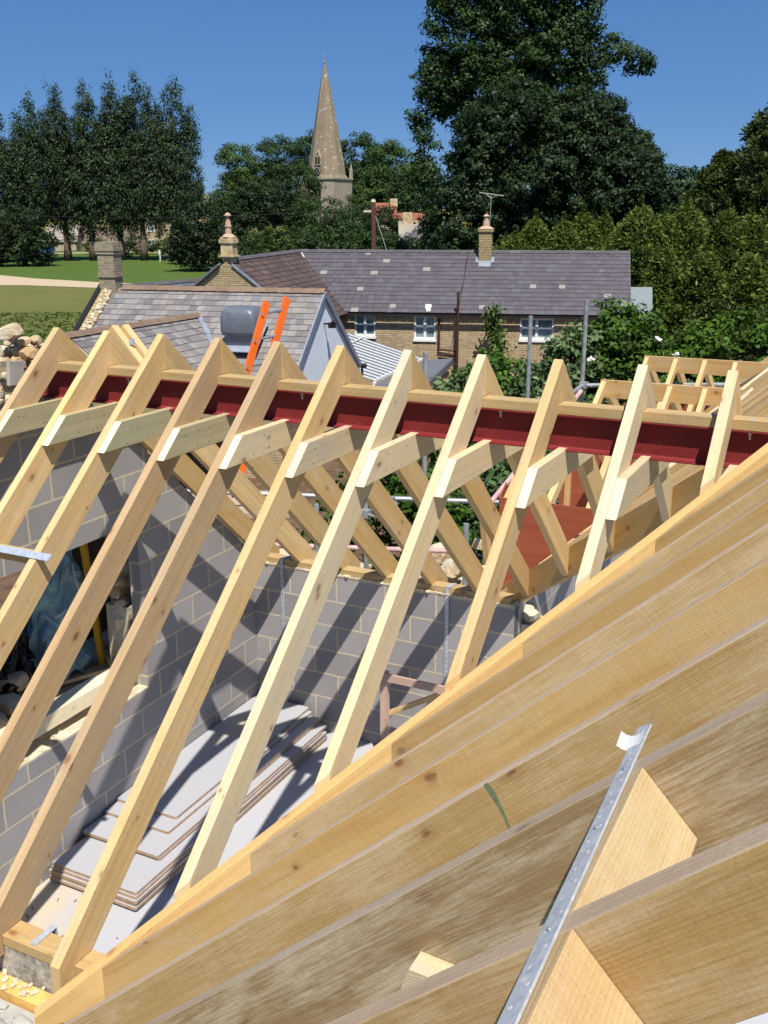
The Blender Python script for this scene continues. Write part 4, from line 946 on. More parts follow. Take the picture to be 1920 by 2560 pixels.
tree(135, -16.3, 150, 14, [(0, 0, 8.0, 4.6, 4, 3.6), (-3.5, 0, 5, 4.5, 4, 5), (3.5, 0, 4.5, 4.0, 4, 5)], 'dark spreading tree in front of the church tower', M['leaf_dark'], group=MG, spacing=1.3, cr=1.05, per=74, size=.29, tr_r=.45, flat=.5)
tree(136, -8.6, 146, 10.2, [(0, 0, 4.9, 5.5, 4, 3.9), (3.6, 0, 4, 3.6, 4, 4)], 'dark green tree right below the church tower', M['leaf_mid'], group=MG, spacing=1.3, cr=1.0, per=74, size=.28, tr_r=.4)
tree(137, 1.4, 172, 17.5, [(0, 0, 13, 4.4, 4, 4.6), (3.8, 0, 10, 4.0, 4, 5), (-2.5, 0, 8, 4, 4, 5)], 'light green tree left of the giant tree', M['leaf_light'], group=MG, spacing=1.4, cr=1.15, per=80, size=.32, tr_r=.5)
tree(138, 4.6, 150, 14, [(0, 0, 8, 4, 4, 5)], 'green tree squeezed against the giant tree on its left', M['leaf_mid'], group=MG, spacing=1.4, cr=1.1, per=50, size=.4, tr_r=.4)
tree(139, -9.6, 95, 7.2, [(0, 0, 3.2, 1.6, 1.4, 3.0)], 'small bright conifer rising behind the cottage ridge', M['leaf_conifer'], 'small_conifer', 'tree', spacing=.6, cr=.45, per=36, size=.24, tr_r=.12)
tree(140, -.2, 92, 6.0, [(0, 0, 3.0, 2.8, 2, 2.6), (2.2, 0, 2.6, 2, 2, 2.2), (-2.5, 0, 2.8, 2, 2, 2.2)], 'green shrubs behind the cottage ridge right of the telegraph pole', M['leaf_mid'], 'garden_shrub', 'shrub', spacing=.8, cr=.6, per=44, size=.26, tr_r=.12)
tree(143, -.4, 114, 8.2, [(0, 0, 5.2, 2.4, 2, 2.4), (2.6, 0, 4.3, 1.4, 1.4, 1.9), (5.6, 0, 4.0, 1.6, 1.4, 1.6)], 'dark evergreen shrubs hiding most of the red roofs', M['leaf_dark'], 'garden_shrub', 'shrub', spacing=.8, cr=.6, per=44, size=.26, tr_r=.12)
tree(141, 2.7, 84, 5.0, [(0, 0, 2.6, 1.0, 1, 2.4)], 'little golden conifer just left of the yellow brick chimney', M['leaf_conifer'], 'small_conifer', 'tree', spacing=.5, cr=.4, per=30, size=.22, tr_r=.1)
tree(142, -3.5, 105, 6.2, [(0, 0, 3.4, 2.6, 2, 3.0), (-4, 0, 3.0, 3.0, 2, 2.8), (-8.5, 0, 2.8, 3.0, 2, 2.6)], 'bank of dark shrubs behind the cottage ridge left of the telegraph pole', M['leaf_mid'], 'garden_shrub', 'shrub', spacing=.95, cr=.7, per=44, size=.28, tr_r=.12)
# giant tree: dense lower chestnut with a looser poplar rising out behind
tree(150, 10.3, 72, 16.0, [(0, 0, 9.3, 6.3, 5.5, 5.6), (-3.9, -.5, 6.0, 3.9, 4, 4.6), (4.6, 0, 7.6, 4.4, 4.5, 5.4), (-1.5, 0, 12.2, 3.6, 4, 3.2), (2.8, 0, 12.2, 3.4, 4, 2.8), (6.8, 1, 5.0, 3.0, 3.5, 4.2), (-2, -1.5, 3.6, 4.2, 3, 3.2)],
     'huge dark dome shaped chestnut tree behind the cottage roof', M['leaf_dark'], 'chestnut_tree', 'tree', spacing=.74, cr=.60, per=74, size=.23, tr_r=.6, nl=12, bark=M['bark_dark'], uplook=.6, shell=.62, flat=.7)
tree(151, 8.8, 83, 32, [(-2.8, 0, 20.5, 3.2, 3, 6.5), (.8, 0, 24.5, 3.0, 3, 6), (-1.6, 0, 28, 2.8, 3, 4), (4.3, 0, 24.5, 2.6, 3, 5.5), (5.6, 0, 21.5, 2.2, 2, 3.2), (8.6, 0, 18.7, 1.6, 1.5, 1.1), (10.6, 0, 18.0, 1.3, 1.2, .8), (6.4, 0, 17.0, 1.9, 1.6, 1.6), (-4.3, 0, 16.6, 2.4, 2, 2.6), (-5.5, 0, 13.5, 1.3, 1.2, 2.2), (-5.6, 0, 10, 1.5, 1.2, 1.6), (-1, 0, 16, 4, 3, 4), (1.5, 0, 19.5, 4.0, 3.2, 4.5), (4.6, 0, 18.6, 3.0, 2.6, 3.2), (-2.2, 0, 24, 3.2, 3, 4.5), (2.4, 0, 28.5, 3.6, 3, 4), (6.6, 0, 25.5, 1.9, 1.8, 3.0)],
     'tall loose crowned poplar rising above the chestnut out of the picture', M['leaf_mid'], 'black_poplar_tree', 'tree', spacing=.95, cr=.66, per=52, size=.25, tr_r=.6, nl=16, shell=.35, flat=.75)
tree(152, 21.2, 80, 11.4, [(0, 0, 6.4, 3.2, 3, 4.3), (-2.9, 0, 8.4, 3.4, 3, 4.4), (2.2, 0, 6.8, 2.6, 2.6, 3.3), (4.6, 0, 5, 2.6, 2.5, 3.5)], 'blue green pine right of the giant tree', M['leaf_pine'], 'pine_tree', 'tree', spacing=.85, cr=.62, per=44, size=.28, tr_r=.35, flat=.45)
def conifer(seed, X, Y, top, rw, label, mat, group, per=30, size=.26, dens=1.0, drop=.1, kind='conifer_tree'):
    rng = np.random.default_rng(seed); b = W(X, Y, GZ); root = empty(kind, b, label, 'tree', group)
    H_ = top-GZ; n = int(165*dens); cl = []
    for i in range(n):
        t = rng.uniform(.02, 1)**.75; r_ = rw*(1-t)**.72*rng.uniform(.35, 1.12)+.03; a = rng.uniform(0, 2*math.pi)
        cl.append((b.x+r_*math.cos(a), b.y+r_*math.sin(a), GZ+t*H_*rng.uniform(.97, 1.0), .16+.46*(1-t)**.6*min(1.6, rw/1.5), math.cos(a), math.sin(a), .2))
    for q in range(9 if group == 'row of golden green conifers behind the cottage' else 1): cl.append((b.x+rng.normal()*.02, b.y+rng.normal()*.02, GZ+H_*(.93+.018*q), .13-.012*q, rng.normal()*.4, rng.normal()*.4, .6))
    n = len(cl); cl = np.array(cl)
    tr = MB(); tr.tube(b, b+up*H_*.93, .18, .02, 7); tr.build('trunk', M['bark_dark'], root)
    idx = np.repeat(np.arange(n), per); k = len(idx); out = cl[idx, 4:7]
    d = out*.75+np.array([0, 0, .55])+rng.normal(size=(k, 3))*.55; d /= np.linalg.norm(d, axis=1, keepdims=True)
    r_ = cl[idx, 3:4]; P = cl[idx, :3]+d*r_*rng.uniform(.1, 1.5, (k, 1))
    Nn = np.cross(d, rng.normal(size=(k, 3)))+np.array([0, 0, .25])+out*.35
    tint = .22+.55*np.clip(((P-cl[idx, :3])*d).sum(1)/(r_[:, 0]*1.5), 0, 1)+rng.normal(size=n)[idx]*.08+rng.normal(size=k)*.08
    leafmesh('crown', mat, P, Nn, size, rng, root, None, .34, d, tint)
    return root
CG = 'row of golden green conifers behind the cottage'
names = ['leftmost low conifer of the golden row, beside the yellow chimney', 'second low conifer of the golden row', 'third conifer of the golden row, above the middle of the roof', 'fourth conifer of the golden row', 'fifth conifer of the golden row with a pointed tip', 'sixth conifer of the golden row above the right roof end', 'seventh conifer of the golden row with a tall feathery tip', 'eighth conifer of the golden row', 'ninth conifer of the golden row, broad and bright', 'tenth conifer of the golden row with a leaning tip', 'eleventh conifer of the golden row', 'twelfth conifer of the golden row', 'last conifer of the golden row at the right edge']
cx_ = [5.6, 6.5, 7.6, 8.7, 9.8, 10.9, 12.1, 13.3, 14.5, 15.7, 17.0, 18.3, 19.6]
ct_ = [.9, 1.5, 2.2, 2.1, 2.45, 2.3, 2.75, 2.4, 2.9, 2.6, 2.3, 3.0, 3.8]
for i, (x_, t_) in enumerate(zip(cx_, ct_)):
    conifer(200+i, x_, 50.5+(i % 3)*.9-(0 if i < 5 else (i-4)*.5), t_, (2.3, 1.7, 2.6, 1.9)[i % 4] if i > 4 else 1.75, names[i], M['leaf_conifer'], CG, per=84, size=.19, dens=2.6)
CG2 = 'lower conifers in front of the golden row'
for i, (x_, y_, t_) in enumerate([(12.2, 45.0, 1.0), (13.6, 43.8, .9), (15.0, 42.6, .8), (16.6, 42, 1.1), (12.6, 39, -.7), (14.4, 37.5, -.8)]):
    conifer(220+i, x_, y_, t_, 1.5, ['low dark gold conifer behind the felt roofed shed', 'second low conifer right of the shed', 'third low conifer right of the shed', 'low conifer at the right edge of the photo', 'drooping dark conifer close to the shed corner', 'lowest dark conifer among the right hand bushes'][i], M['leaf_conifer'] if i < 4 else M['leaf_yew'], CG2, per=70, size=.21, dens=1.7)
conifer(230, 20.9, 54, 9.4, 6.0, 'big dark cypress at the right edge rising above the golden row', M['leaf_yew'], 'tall dark cypresses', per=90, size=.27, dens=5.5)
conifer(231, 17.9, 56, 5.6, 3.8, 'smaller dark cypress left of the big one', M['leaf_yew'], 'tall dark cypresses', per=80, size=.26, dens=3.4)
# shrubs in the garden just beyond the scaffold
def shrub(seed, X, Y, ells, label, mat, cat='shrub', kind='garden_shrub', spacing=.42, cr=.3, per=34, size=.12, flowers=0, base=GZ, group=None, aspect=.6):
    rng = np.random.default_rng(seed); b = W(X, Y, base); root = empty(kind, b, label, cat, group)
    E = [((b.x+RH.x*e[0]+FH.x*e[1], b.y+RH.y*e[0]+FH.y*e[1], e[2]), (e[3], e[4], e[5])) for e in ells]
    cl = clumps(rng, E, spacing, cr, shell=.6)
    cl = cl[cl[:, 2] > base+.05]
    tr = MB()
    for j in range(7):
        tgt = Vector(cl[rng.integers(len(cl))][:3]); mid = b.lerp(tgt, .5)+Vector((0, 0, .3)); tr.tube(b+Vector((rng.normal()*.15, rng.normal()*.15, 0)), mid, .04, .03, 5, False); tr.tube(mid, tgt, .03, .008, 5, False)
    tr.build('stem', M['bark'], root)
    foliage('leaves', mat, rng, cl, per, size, root, aspect=aspect, flat=.8)
    if flowers:
        P = cl[rng.integers(len(cl), size=flowers)]; pos = P[:, :3]+np.array([-FH.x, -FH.y, .3])*P[:, 3:4]*1.2
        for q in pos:
            pp = q+rng.normal(size=(8, 3))*.05
            leafmesh('flower_head', M['flower'], pp, rng.normal(size=(8, 3))+np.array([-FH.x, -FH.y, .6]), .11, rng, root, None, .8)
    return root
SG = 'garden shrubs between scaffold and cottage'
shrub(301, 2.9, 27, [(.1, 0, -2.1, 1.1, 1.2, 1.25), (-.3, 0, -2.9, 1.2, 1.2, 1.2)], 'bright green ivy mound left of the first scaffold pole', M['leaf_ivy'], group=SG, size=.14, per=44)
shrub(302, 4.7, 26, [(.25, 0, -1.2, .75, 1.0, 1.25), (-.5, 0, -2.2, .9, 1.1, 1.3), (.2, 0, -3, 1.6, 1.3, 1.4)], 'silvery green shrub between the two scaffold poles', M['leaf_bush'], group=SG, size=.15, per=40, spacing=.45, flowers=4)
shrub(303, 6.1, 26.5, [(.45, 0, -.7, .8, .8, 1.1), (-.1, 0, -1.3, 1.0, 1.1, 1.9), (.5, 0, -2.6, 1.3, 1.2, 1.6), (-.1, 0, -.2, .5, .6, .6)], 'dark ivy covered shrub right of the second scaffold pole', M['leaf_ivy'], group=SG, size=.14, per=44, flowers=14)
shrub(304, 1.35, 17.5, [(-.1, 0, -.85, .75, .9, .95), (.5, 0, -1.9, .9, .8, .9)], 'pale leafy bush below the white framed window wall', M['leaf_bush'], group=SG, size=.13, per=34, spacing=.36, cr=.26)
shrub(305, 2.9, 16.5, [(0, 0, -1.05, 1.1, .9, .95), (1.5, 0, -1.15, 1.1, .9, 1.0), (-.6, 0, -2.2, 1, .9, 1)], 'green bush just beyond the roof apexes in the middle', M['leaf_bush'], group=SG, size=.12, per=40, spacing=.36, cr=.26)
shrub(306, 9.6, 27, [(0, 0, -1.6, 2.0, 1.5, 1.8), (2.2, 0, -1.0, 1.8, 1.5, 1.9), (-1.7, 0, -2.4, 1.3, 1.2, 1.5)], 'large elder bush with white flowers at the right', M['leaf_ivy'], group=SG, size=.17, per=46, spacing=.5, cr=.36, flowers=26)
shrub(307, 7.4, 20, [(0, 0, -1.9, 1.6, 1.2, 1.3), (1.9, 0, -1.7, 1.5, 1.2, 1.4)], 'leafy bush behind the dormer frames', M['leaf_ivy'], group=SG, size=.14, per=40, spacing=.42, cr=.3, flowers=8)
shrub(308, .15, 11.4, [(0, 0, -1.2, 1.2, .7, 1.2), (1.1, 0, -1.6, 1, .7, 1.2), (-1.2, 0, -2.3, 1, .7, 1)], 'bush seen through the far rafters beside the scaffold', M['leaf_ivy'], group=SG, size=.10, per=44, spacing=.32, cr=.24)
shrub(309, 2.0, 11.2, [(0, 0, -.7, 1.0, .8, 1.1), (.8, 0, -1.4, 1, .8, 1.2)], 'bush seen behind the plywood dormer cheek', M['leaf_bush'], group=SG, size=.10, per=44, spacing=.32, cr=.24)
shrub(311, -26, 80, [(0, 0, -4.1, 9, 1.2, .5), (-9, 2, -4.1, 8, 1.2, .5)], 'low clipped green hedge along the near edge of the mown lawn', M['leaf_light'], 'hedge', 'low_hedge', spacing=.7, cr=.45, per=30, size=.2) if False else None
cp = empty('climbing_vine', W(4.9, 41, GZ), 'yellow green climber on the cottage wall left of the wide window', 'climber')
rng = np.random.default_rng(77); pts = np.array([tuple(wallpt(8.9+rng.normal()*.12+(.0 if z > -2 else .2), 3.15, z)) for z in np.linspace(-4.4, -.95, 120)])
x = MB(); x.path([wallpt(8.9, 3.1, -4.5), wallpt(8.95, 3.1, -2.8), wallpt(8.85, 3.12, -1.5), wallpt(8.5, 3.3, -.9)], .03, 5); x.build('stem', M['bark'], cp)
pp = np.repeat(pts, 12, 0)+rng.normal(size=(1440, 3))*.13; leafmesh('leaves', M['leaf_light'], pp, rng.normal(size=(1440, 3))+np.array([-FH.x, -FH.y, .5]), .15, rng, cp)
rng = np.random.default_rng(78)
gp = np.array([tuple(W(rng.uniform(-45, -12), rng.uniform(60, 76), GZ)) for _ in range(9000)]); gp[:, 2] += rng.uniform(0, .1, 9000)
tag(leafmesh('long_grass', M['leaf_grass'], gp, rng.normal(size=(9000, 3))*.4+np.array([0, 0, 1.0]), .28, rng, None, tuple(W(-28, 68, GZ)), .4), None, None, None, 'stuff')

# ------------------------------------------------------------------ the block walls and floor of the extension
T = .90381; YR = 2.37354; HR = 2.14524; TH = .047; DV = .215
XK = [-2.13985, -1.73960, -1.33565, -.93270, -.53417, -.13815, .25764, .66519, 1.05930, 1.46313, 1.86343]
FZ = -1.51; XW = -2.16; YW = 4.45; WT = -.052
x = MB(); x.box(-2.6, 5.5, -4.5, 14.2, FZ-.25, FZ); one('floor', x, M['floor'], None, None, kind='structure', loc=(0, 0, FZ))
# left gable wall, block inner leaf with window opening
gw = empty('gable_block_wall', (XW, 2.4, FZ), 'grey blockwork gable wall with window opening at the left', 'wall')
def ys(y): return min(y, 2*YR-y)
oy0, oy1, oz0, oz1 = 1.30, 3.01, -.60, .695
def tz(y): return min(ys(y)*T-DV-.02, 1.66)
x = MB(); t_ = -.10
def wpoly(pts): x.prism([(XW, a, b) for a, b in pts], (t_, 0, 0))
wpoly([(.06, FZ), (oy0, FZ), (oy0, tz(oy0)), (.06, tz(.06))])
wpoly([(oy0, FZ), (oy1, FZ), (oy1, oz0), (oy0, oz0)])
wpoly([(oy0, oz1), (oy1, oz1), (oy1, tz(oy1)), (2.37+.3, 1.66), (2.37-.3, 1.66), (oy0, tz(oy0))])
wpoly([(oy1, FZ), (YW+.1, FZ), (YW+.1, tz(YW+.1)), (oy1, tz(oy1))])
x.build('inner_leaf', M['block'], gw)
x = MB(); x.box(XW-.3, XW-.002, oy0, oy1-.002, oz0-.05, oz0+.012)
rr = random.Random(5)
for i in range(26): x.rock((XW-rr.uniform(.02, .28), rr.uniform(oy0, oy1), oz0+.01), rr.uniform(.015, .035), i)
x.build('mortar_bed', M['dry_mortar'], gw)
x = MB()  # outer stone leaf, rough
def rubble(mb, x0, x1, y0, y1, z0, z1, seed, s=.16, topf=None, mi=0):
    rr = random.Random(seed); z = z0
    while z < z1:
        hh = s*rr.uniform(.55, .95); y = y0
        while y < y1:
            ln = s*rr.uniform(1.0, 2.0)
            if topf is None or z+hh*.5 < topf(y+ln/2):
                n_ = max(1, min(3, round((x1-x0)/s*.8)))
                for q in range(n_):
                    cx = x0+(x1-x0)*(q+.5)/n_
                    mb.rock((cx+rr.uniform(-.02, .02), y+ln/2, z+hh/2), max(ln*.5, hh*.6), rr.randint(0, 99999), rr.random(), .62)
            y += ln*.92
        z += hh*.9
rubble(x, XW-.38, XW-.20, oy1+.0, oy1+.32, -.62, .75, 3, .13)
x.box(XW-.38, XW-.17, oy1+.03, YW+.35, FZ-1, 0, mi=0)
x.build('stone_jamb', M['stone'], gw)
x = MB(); x.box(XW-.42, XW-.104, oy0-.1, oy1+.25, oz1-.22, oz1+.19, (0, 1, 0)) if False else x.box(XW-.42, XW-.20, oy0-.1, oy1+.25, oz1-.06, oz1+.19, (0, 1, 0)); x.build('lintel', M['darkwood'], gw)
x = MB(); x.prism([(-2.37, 1.55, -.40), (-2.37, 2.97, -.40), (-2.23, 2.97, -.40), (-2.23, 1.55, -.40)], (0, 0, -.11), (0, 1, 0)); one('pale_sill_timber', x, M['pine_cut'], 'bright pale timber lying along the window opening sill', 'timber', loc=(-2.3, 2.2, -.5))
# rubble gable parapet outside the block leaf, rising to a ragged peak
pa = MB(); rubble(pa, -2.86, -2.40, .9, 3.2, .95, 2.14, 8, .085, topf=lambda y: min(2.06, (y if y < 2.45 else 2*2.5-y)*.80+.12))
rr = random.Random(4)
pa.rock((-2.47, 2.33, 2.10), .075, 444, 1.0, .6, True); pa.rock((-2.62, 2.47, 2.07), .085, 446, .8, .6, True)
for i in range(40): pa.rock((rr.uniform(-2.85, -2.40), rr.uniform(1.9, 2.95), rr.uniform(1.5, 1.98)-max(0, 0)), rr.uniform(.03, .06), i+3, rr.random())
pa.box(-2.84, -2.43, .9, 3.5, .84, .96); pa.box(-2.84, -2.43, .5, 1.15, GZ, .84); pa.box(-2.84, -2.46, 3.42, 3.9, GZ, .84)
one('rubble_gable_top', pa, M['stone'], 'rough cream rubble stone gable top beyond the leftmost rafter', 'wall', loc=(-2.6, 2.4, FZ))
x = MB(); x.prism([(-2.375, 2.20, 1.79), (-2.375, 2.335, 1.78), (-2.375, 2.345, 1.925), (-2.375, 2.215, 1.94)], (-.03, 0, 0)); one('cut_stone_slab', x, M['conc'], 'smooth pale cut stone set in the rubble gable', 'stone', loc=(-2.4, 2.2, 1.7))
# far wall with plate
fwall = empty('far_block_wall', (-1, YW, FZ), 'grey blockwork wall under the far rafter feet', 'wall')
x = MB(); x.prism([(XW+.001, YW, FZ), (.2, YW, FZ), (.2, YW, WT), (XW+.001, YW, WT)], (0, .1, 0)); x.build('inner_leaf', M['block'], fwall)
x = MB(); x.box(XW+.01, .19, YW-.006, YW+.11, WT, WT+.016); rr = random.Random(6)
for i in range(60): x.rock((rr.uniform(XW, .18), YW+rr.uniform(-.006, .02), WT+.012), rr.uniform(.012, .022), i)
x.build('mortar_bed', M['dry_mortar'], fwall)
x = MB(); x.box(XW-.1, .3, YW+.16, YW+.40, -4, -.25); rubble(x, YW*0-2.2, .3, 0, .01, 0, .01, 1) if False else None
rr = random.Random(12)
for i in range(90): x.rock((rr.uniform(-2.2, .25), YW+rr.uniform(.14, .42), -.22+rr.uniform(-.04, .10)), rr.uniform(.05, .11), i+50, rr.random(), .6)
x.build('stone_leaf', M['stone'], fwall)
x = MB(); x.box(XW+.02, .16, YW+.002, YW+.104, WT+.018, WT+.068, (1, 0, 0)); one('wall_plate', x, M['pine_plate'], 'brown timber wall plate on the far block wall', 'wall plate', 'timber wall plates', loc=(-1, YW+.05, 0), bevel=.003)
# wing wall going away at the right
ww = empty('wing_block_wall', (.2, 7, FZ), 'grey blockwork wall running away under the plywood dormers', 'wall')
x = MB(); x.prism([(.2, YW+.001, FZ), (.2, 13.5, FZ), (.2, 13.5, -.06), (.2, YW+.001, -.06)], (-.1, 0, 0)); x.build('inner_leaf', M['block'], ww)
x = MB(); rr = random.Random(44)
x.box(-.13, .09, YW+.5, 13.5, -4, -.2)
for i in range(120): x.rock((rr.uniform(-.12, .08), YW+.4+i*.075, -.16+rr.uniform(-.03, .05)), rr.uniform(.05, .09), i+500, rr.random(), .6)
x.build('stone_leaf', M['stone'], ww)
x = MB(); x.box(.098, .198, YW+.36, 13.4, -.058, -.01, (0, 1, 0)); one('wall_plate', x, M['pine_plate'], 'timber wall plate on the wing wall under the dormers', 'wall plate', 'timber wall plates', loc=(.15, 8, 0), bevel=.003)
# near wall under the near rafter feet
nw = empty('near_block_wall', (-1, .1, FZ), 'speckled block wall under the nearest rafter feet at the bottom left', 'wall')
x = MB(); x.prism([(XW, .187, FZ), (.16, .187, FZ), (.16, .187, -.10), (XW, .187, -.10)], (0, -.10, 0)); x.build('inner_leaf', M['block_end'], nw)
x = MB(); x.box(XW-.3, .1, .0, .075, FZ-1, -.235); x.build('foam_board', M['insul'], nw)
x = MB(); x.box(XW-.3, -.05, -.28, -.01, FZ-1, -.27); rr = random.Random(21)
for i in range(46): x.rock((rr.uniform(-1.0, -.1), rr.uniform(-.26, -.03), -.265), rr.uniform(.02, .05), i+900, rr.random())
x.build('stone_leaf', M['conc'], nw)
x = MB()
for i in range(26): x.rock((rr.uniform(-.62, -.2), rr.uniform(.0, .08), -.228), rr.uniform(.006, .016), i+70)
x.build('mortar_crumbs', M['dry_mortar'], nw)
x = MB(); x.box(XW, .02, .084, .188, -.098, -.048, (1, 0, 0)); one('wall_plate', x, M['pine_plate'], 'timber wall plate under the nearest rafter feet at the bottom left', 'wall plate', 'timber wall plates', loc=(-1, .13, -.07), bevel=.003)
x = MB(); x.box(.10, .2, -4, .18, FZ, -.10); x.build('return_leaf', M['block_end'], nw)
x = MB(); x.prism([(-.345, .095, -.046), (-.315, .095, -.046), (-.315, .215, -.046), (-.345, .215, -.046)], (0, 0, .004), (0, 1, 0)); x.box(-.345, -.315, .2145, .218, -.26, -.0425, (0, 0, 1))
one('short_strap', x, M['galv'], 'short galvanised strap nailed over the near wall plate', 'strap', 'galvanised restraint straps', loc=(-.33, .15, -.04))
# vertical straps on the far wall
for i, (sx, z0, lb) in enumerate([(-1.868, -.95, 'left galvanised strap hanging down the far block wall'), (-.352, -.95, 'right galvanised strap hanging down the far block wall')]):
    x = MB(); x.box(sx-.015, sx+.015, YW-.012, YW-.008, z0, WT+.075, (0, 0, 1)); x.prism([(sx-.015, YW-.012, WT+.071), (sx+.015, YW-.012, WT+.071), (sx+.04, YW+.09, WT+.073), (sx+.01, YW+.09, WT+.073)], (0, 0, .004), (0, 1, 0))
    so_ = one('hanging_strap', x, M['galv'], lb, 'strap', 'galvanised restraint straps', loc=(sx, YW, z0))
    h_ = MB()
    for k in range(22): h_.tube((sx, YW-.0125, z0+.03+k*.042), (sx, YW-.0135, z0+.03+k*.042), .0045, n=6)
    h_.build('punched_hole', M['black'], so_)
# ------------------------------------------------------------------ steel ridge beam and plate
bm_ = empty('steel_beam', (0, YR, HR-.259), 'dark red steel beam carrying the ridge of the rafters', 'beam')
zt, zb_, fw_, ft, wt = HR-.2595, HR-.2595-.178, .0505, .008, .0027
x = MB(); prof = [(-fw_, zb_), (fw_, zb_), (fw_, zb_+ft), (wt+.006, zb_+ft+.001), (wt, zb_+ft+.007), (wt, zt-ft), (fw_, zt-ft), (fw_, zt), (-fw_, zt), (-fw_, zt-ft), (-wt, zt-ft), (-wt, zb_+ft+.007), (-wt-.006, zb_+ft+.001), (-fw_, zb_+ft)]
x.prism([(XW-.22, YR+a, b) for a, b in prof], (5.6, 0, 0), (1, 0, 0)); x.build('girder', M['steel_red'], bm_, bevel=.002)
for bx in (-1.55, -.34, .809, 1.99):
    x = MB(); x.tube((bx, YR-.03, zt-ft), (bx, YR-.03, zt-ft-.034), .005, n=8); x.tube((bx, YR-.03, zt-ft), (bx, YR-.03, zt-ft-.010), .010, n=6); x.tube((bx, YR-.03, zt+.0502), (bx, YR-.03, zt+.0525), .013, n=10); x.build('bolt', M['galv'], bm_)
x = MB(); x.box(XW-.15, 2.9, YR-.049, YR+.049, zt+.0005, zt+.05, (1, 0, 0)); one('ridge_plate', x, M['pine_plate'], 'brown timber plate bolted along the top of the red steel beam', 'timber', loc=(0, YR, zt), bevel=.003)
# ------------------------------------------------------------------ rafter couples
ordn = ['leftmost rafter couple, beside the rubble gable', 'second rafter couple from the left', 'third rafter couple from the left', 'fourth rafter couple from the left', 'fifth rafter couple from the left', 'sixth rafter couple, foot beside the valley foot', 'seventh rafter couple from the left', 'eighth rafter couple from the left', 'ninth rafter couple from the left', 'second rafter couple from the right', 'rightmost rafter couple']
zp = zt+.05  # top of ridge plate
def sl(y): return HR-abs(y-YR)*T
for k, xk in enumerate(XK):
    rc = empty('rafter_couple', (xk+TH/2, YR, HR), ordn[k]+', pale sawn pine over the red beam', 'rafters', 'pairs of roof rafters over the red beam')
    tone = 'pine_pale' if k in (6, 7, 9, 10) else 'pine_brown' if k in (0, 3, 4) else 'pine'
    # near rafter
    if k < 6:
        pts = [(0, 0), (YR-.0008, HR), (YR-.0008, zp+.0015), (YR-.0496, zp+.0015), (YR-.0496, sl(YR-.0496)-DV), (.245, sl(.245)-DV), (.1885, -.0475) if sl(.1885)-DV < -.0475 else (.1885, sl(.1885)-DV), (.0835, -.0475), (.0835, -.14), (0, -.14)]
    else:
        y0 = xk+.0358
        pts = [(y0, sl(y0)), (YR-.0008, HR), (YR-.0008, zp+.0015), (YR-.0496, zp+.0015), (YR-.0496, sl(YR-.0496)-DV), (y0, sl(y0)-DV)]
        pts2 = [(y0+TH, sl(y0+TH))]+pts[1:-1]+[(y0+TH, sl(y0+TH)-DV)]
    x = MB()
    if k == 10 or k < 10:
        if k < 6: x.prism([(xk, a, b) for a, b in pts], (TH, 0, 0), (0, 1, T))
        else: x.loft([(xk, a, b) for a, b in pts], [(xk+TH, a, b) for a, b in pts2], (0, 1, T))
        x.build('rafter', M[tone], rc, bevel=.0025)
    # far rafter
    yf = 2*YR
    if xk < .02:
        pts = [(YR+.0008, HR), (yf+.02, sl(yf+.02)), (yf+.02, -.15), (YW+.106, -.15), (YW+.106, .017), (YW+.0, .017+.0), (YR+.0496, sl(YR+.0496)-DV), (YR+.0496, zp+.0015), (YR+.0008, zp+.0015)]
    else:
        ye = yf-xk-.03; pts = [(YR+.0008, HR), (ye, sl(ye)), (ye, sl(ye)-DV), (YR+.0496, sl(YR+.0496)-DV), (YR+.0496, zp+.0015), (YR+.0008, zp+.0015)]
    if xk < 2.2:
        x = MB(); x.prism([(xk+.0003, a, b) for a, b in pts], (TH-.0006, 0, 0), (0, 1, -T)); x.build('rafter', M[['larch', 'pine', 'pine_plate'][k % 3] if k != 9 else 'pine_pale'], rc, bevel=.0025)
    # collar tie
    zc1, zc0 = 1.717, 1.573; yn1, yn0 = YR-(HR-zc1)/T, YR-(HR-zc0)/T
    ex = 0 if k > 8 else 0
    nA, nB = (yn0+.004, yn1+.004) if k < 10 else (2.03, 2.03)
    x = MB(); x.prism([(xk+TH+.0006, a, b) for a, b in [(nA, zc0), (nB, zc1), (2*YR-yn1-.01, zc1), (2*YR-yn0-.01, zc0)]], (TH-.001, 0, 0), (0, 1, 0)); co_ = x.build('collar_tie', [M['pine_green' if k < 4 else 'pine_pale'], M['pine_cut']], rc, bevel=.002)
    for pl_ in co_.data.polygons:
        if pl_.normal.y < -.5: pl_.material_index = 1
    x = MB(); rr = random.Random(k)
    for _ in range(6): q = (xk+2*TH-.0002, YR-rr.uniform(.15, .45), rr.choice([zc0+.03, zc1-.04])+rr.uniform(-.01, .01)); x.tube(q, (q[0]+.002, q[1], q[2]), .004, n=6)
    x.build('nail_head', M['nail'], rc)
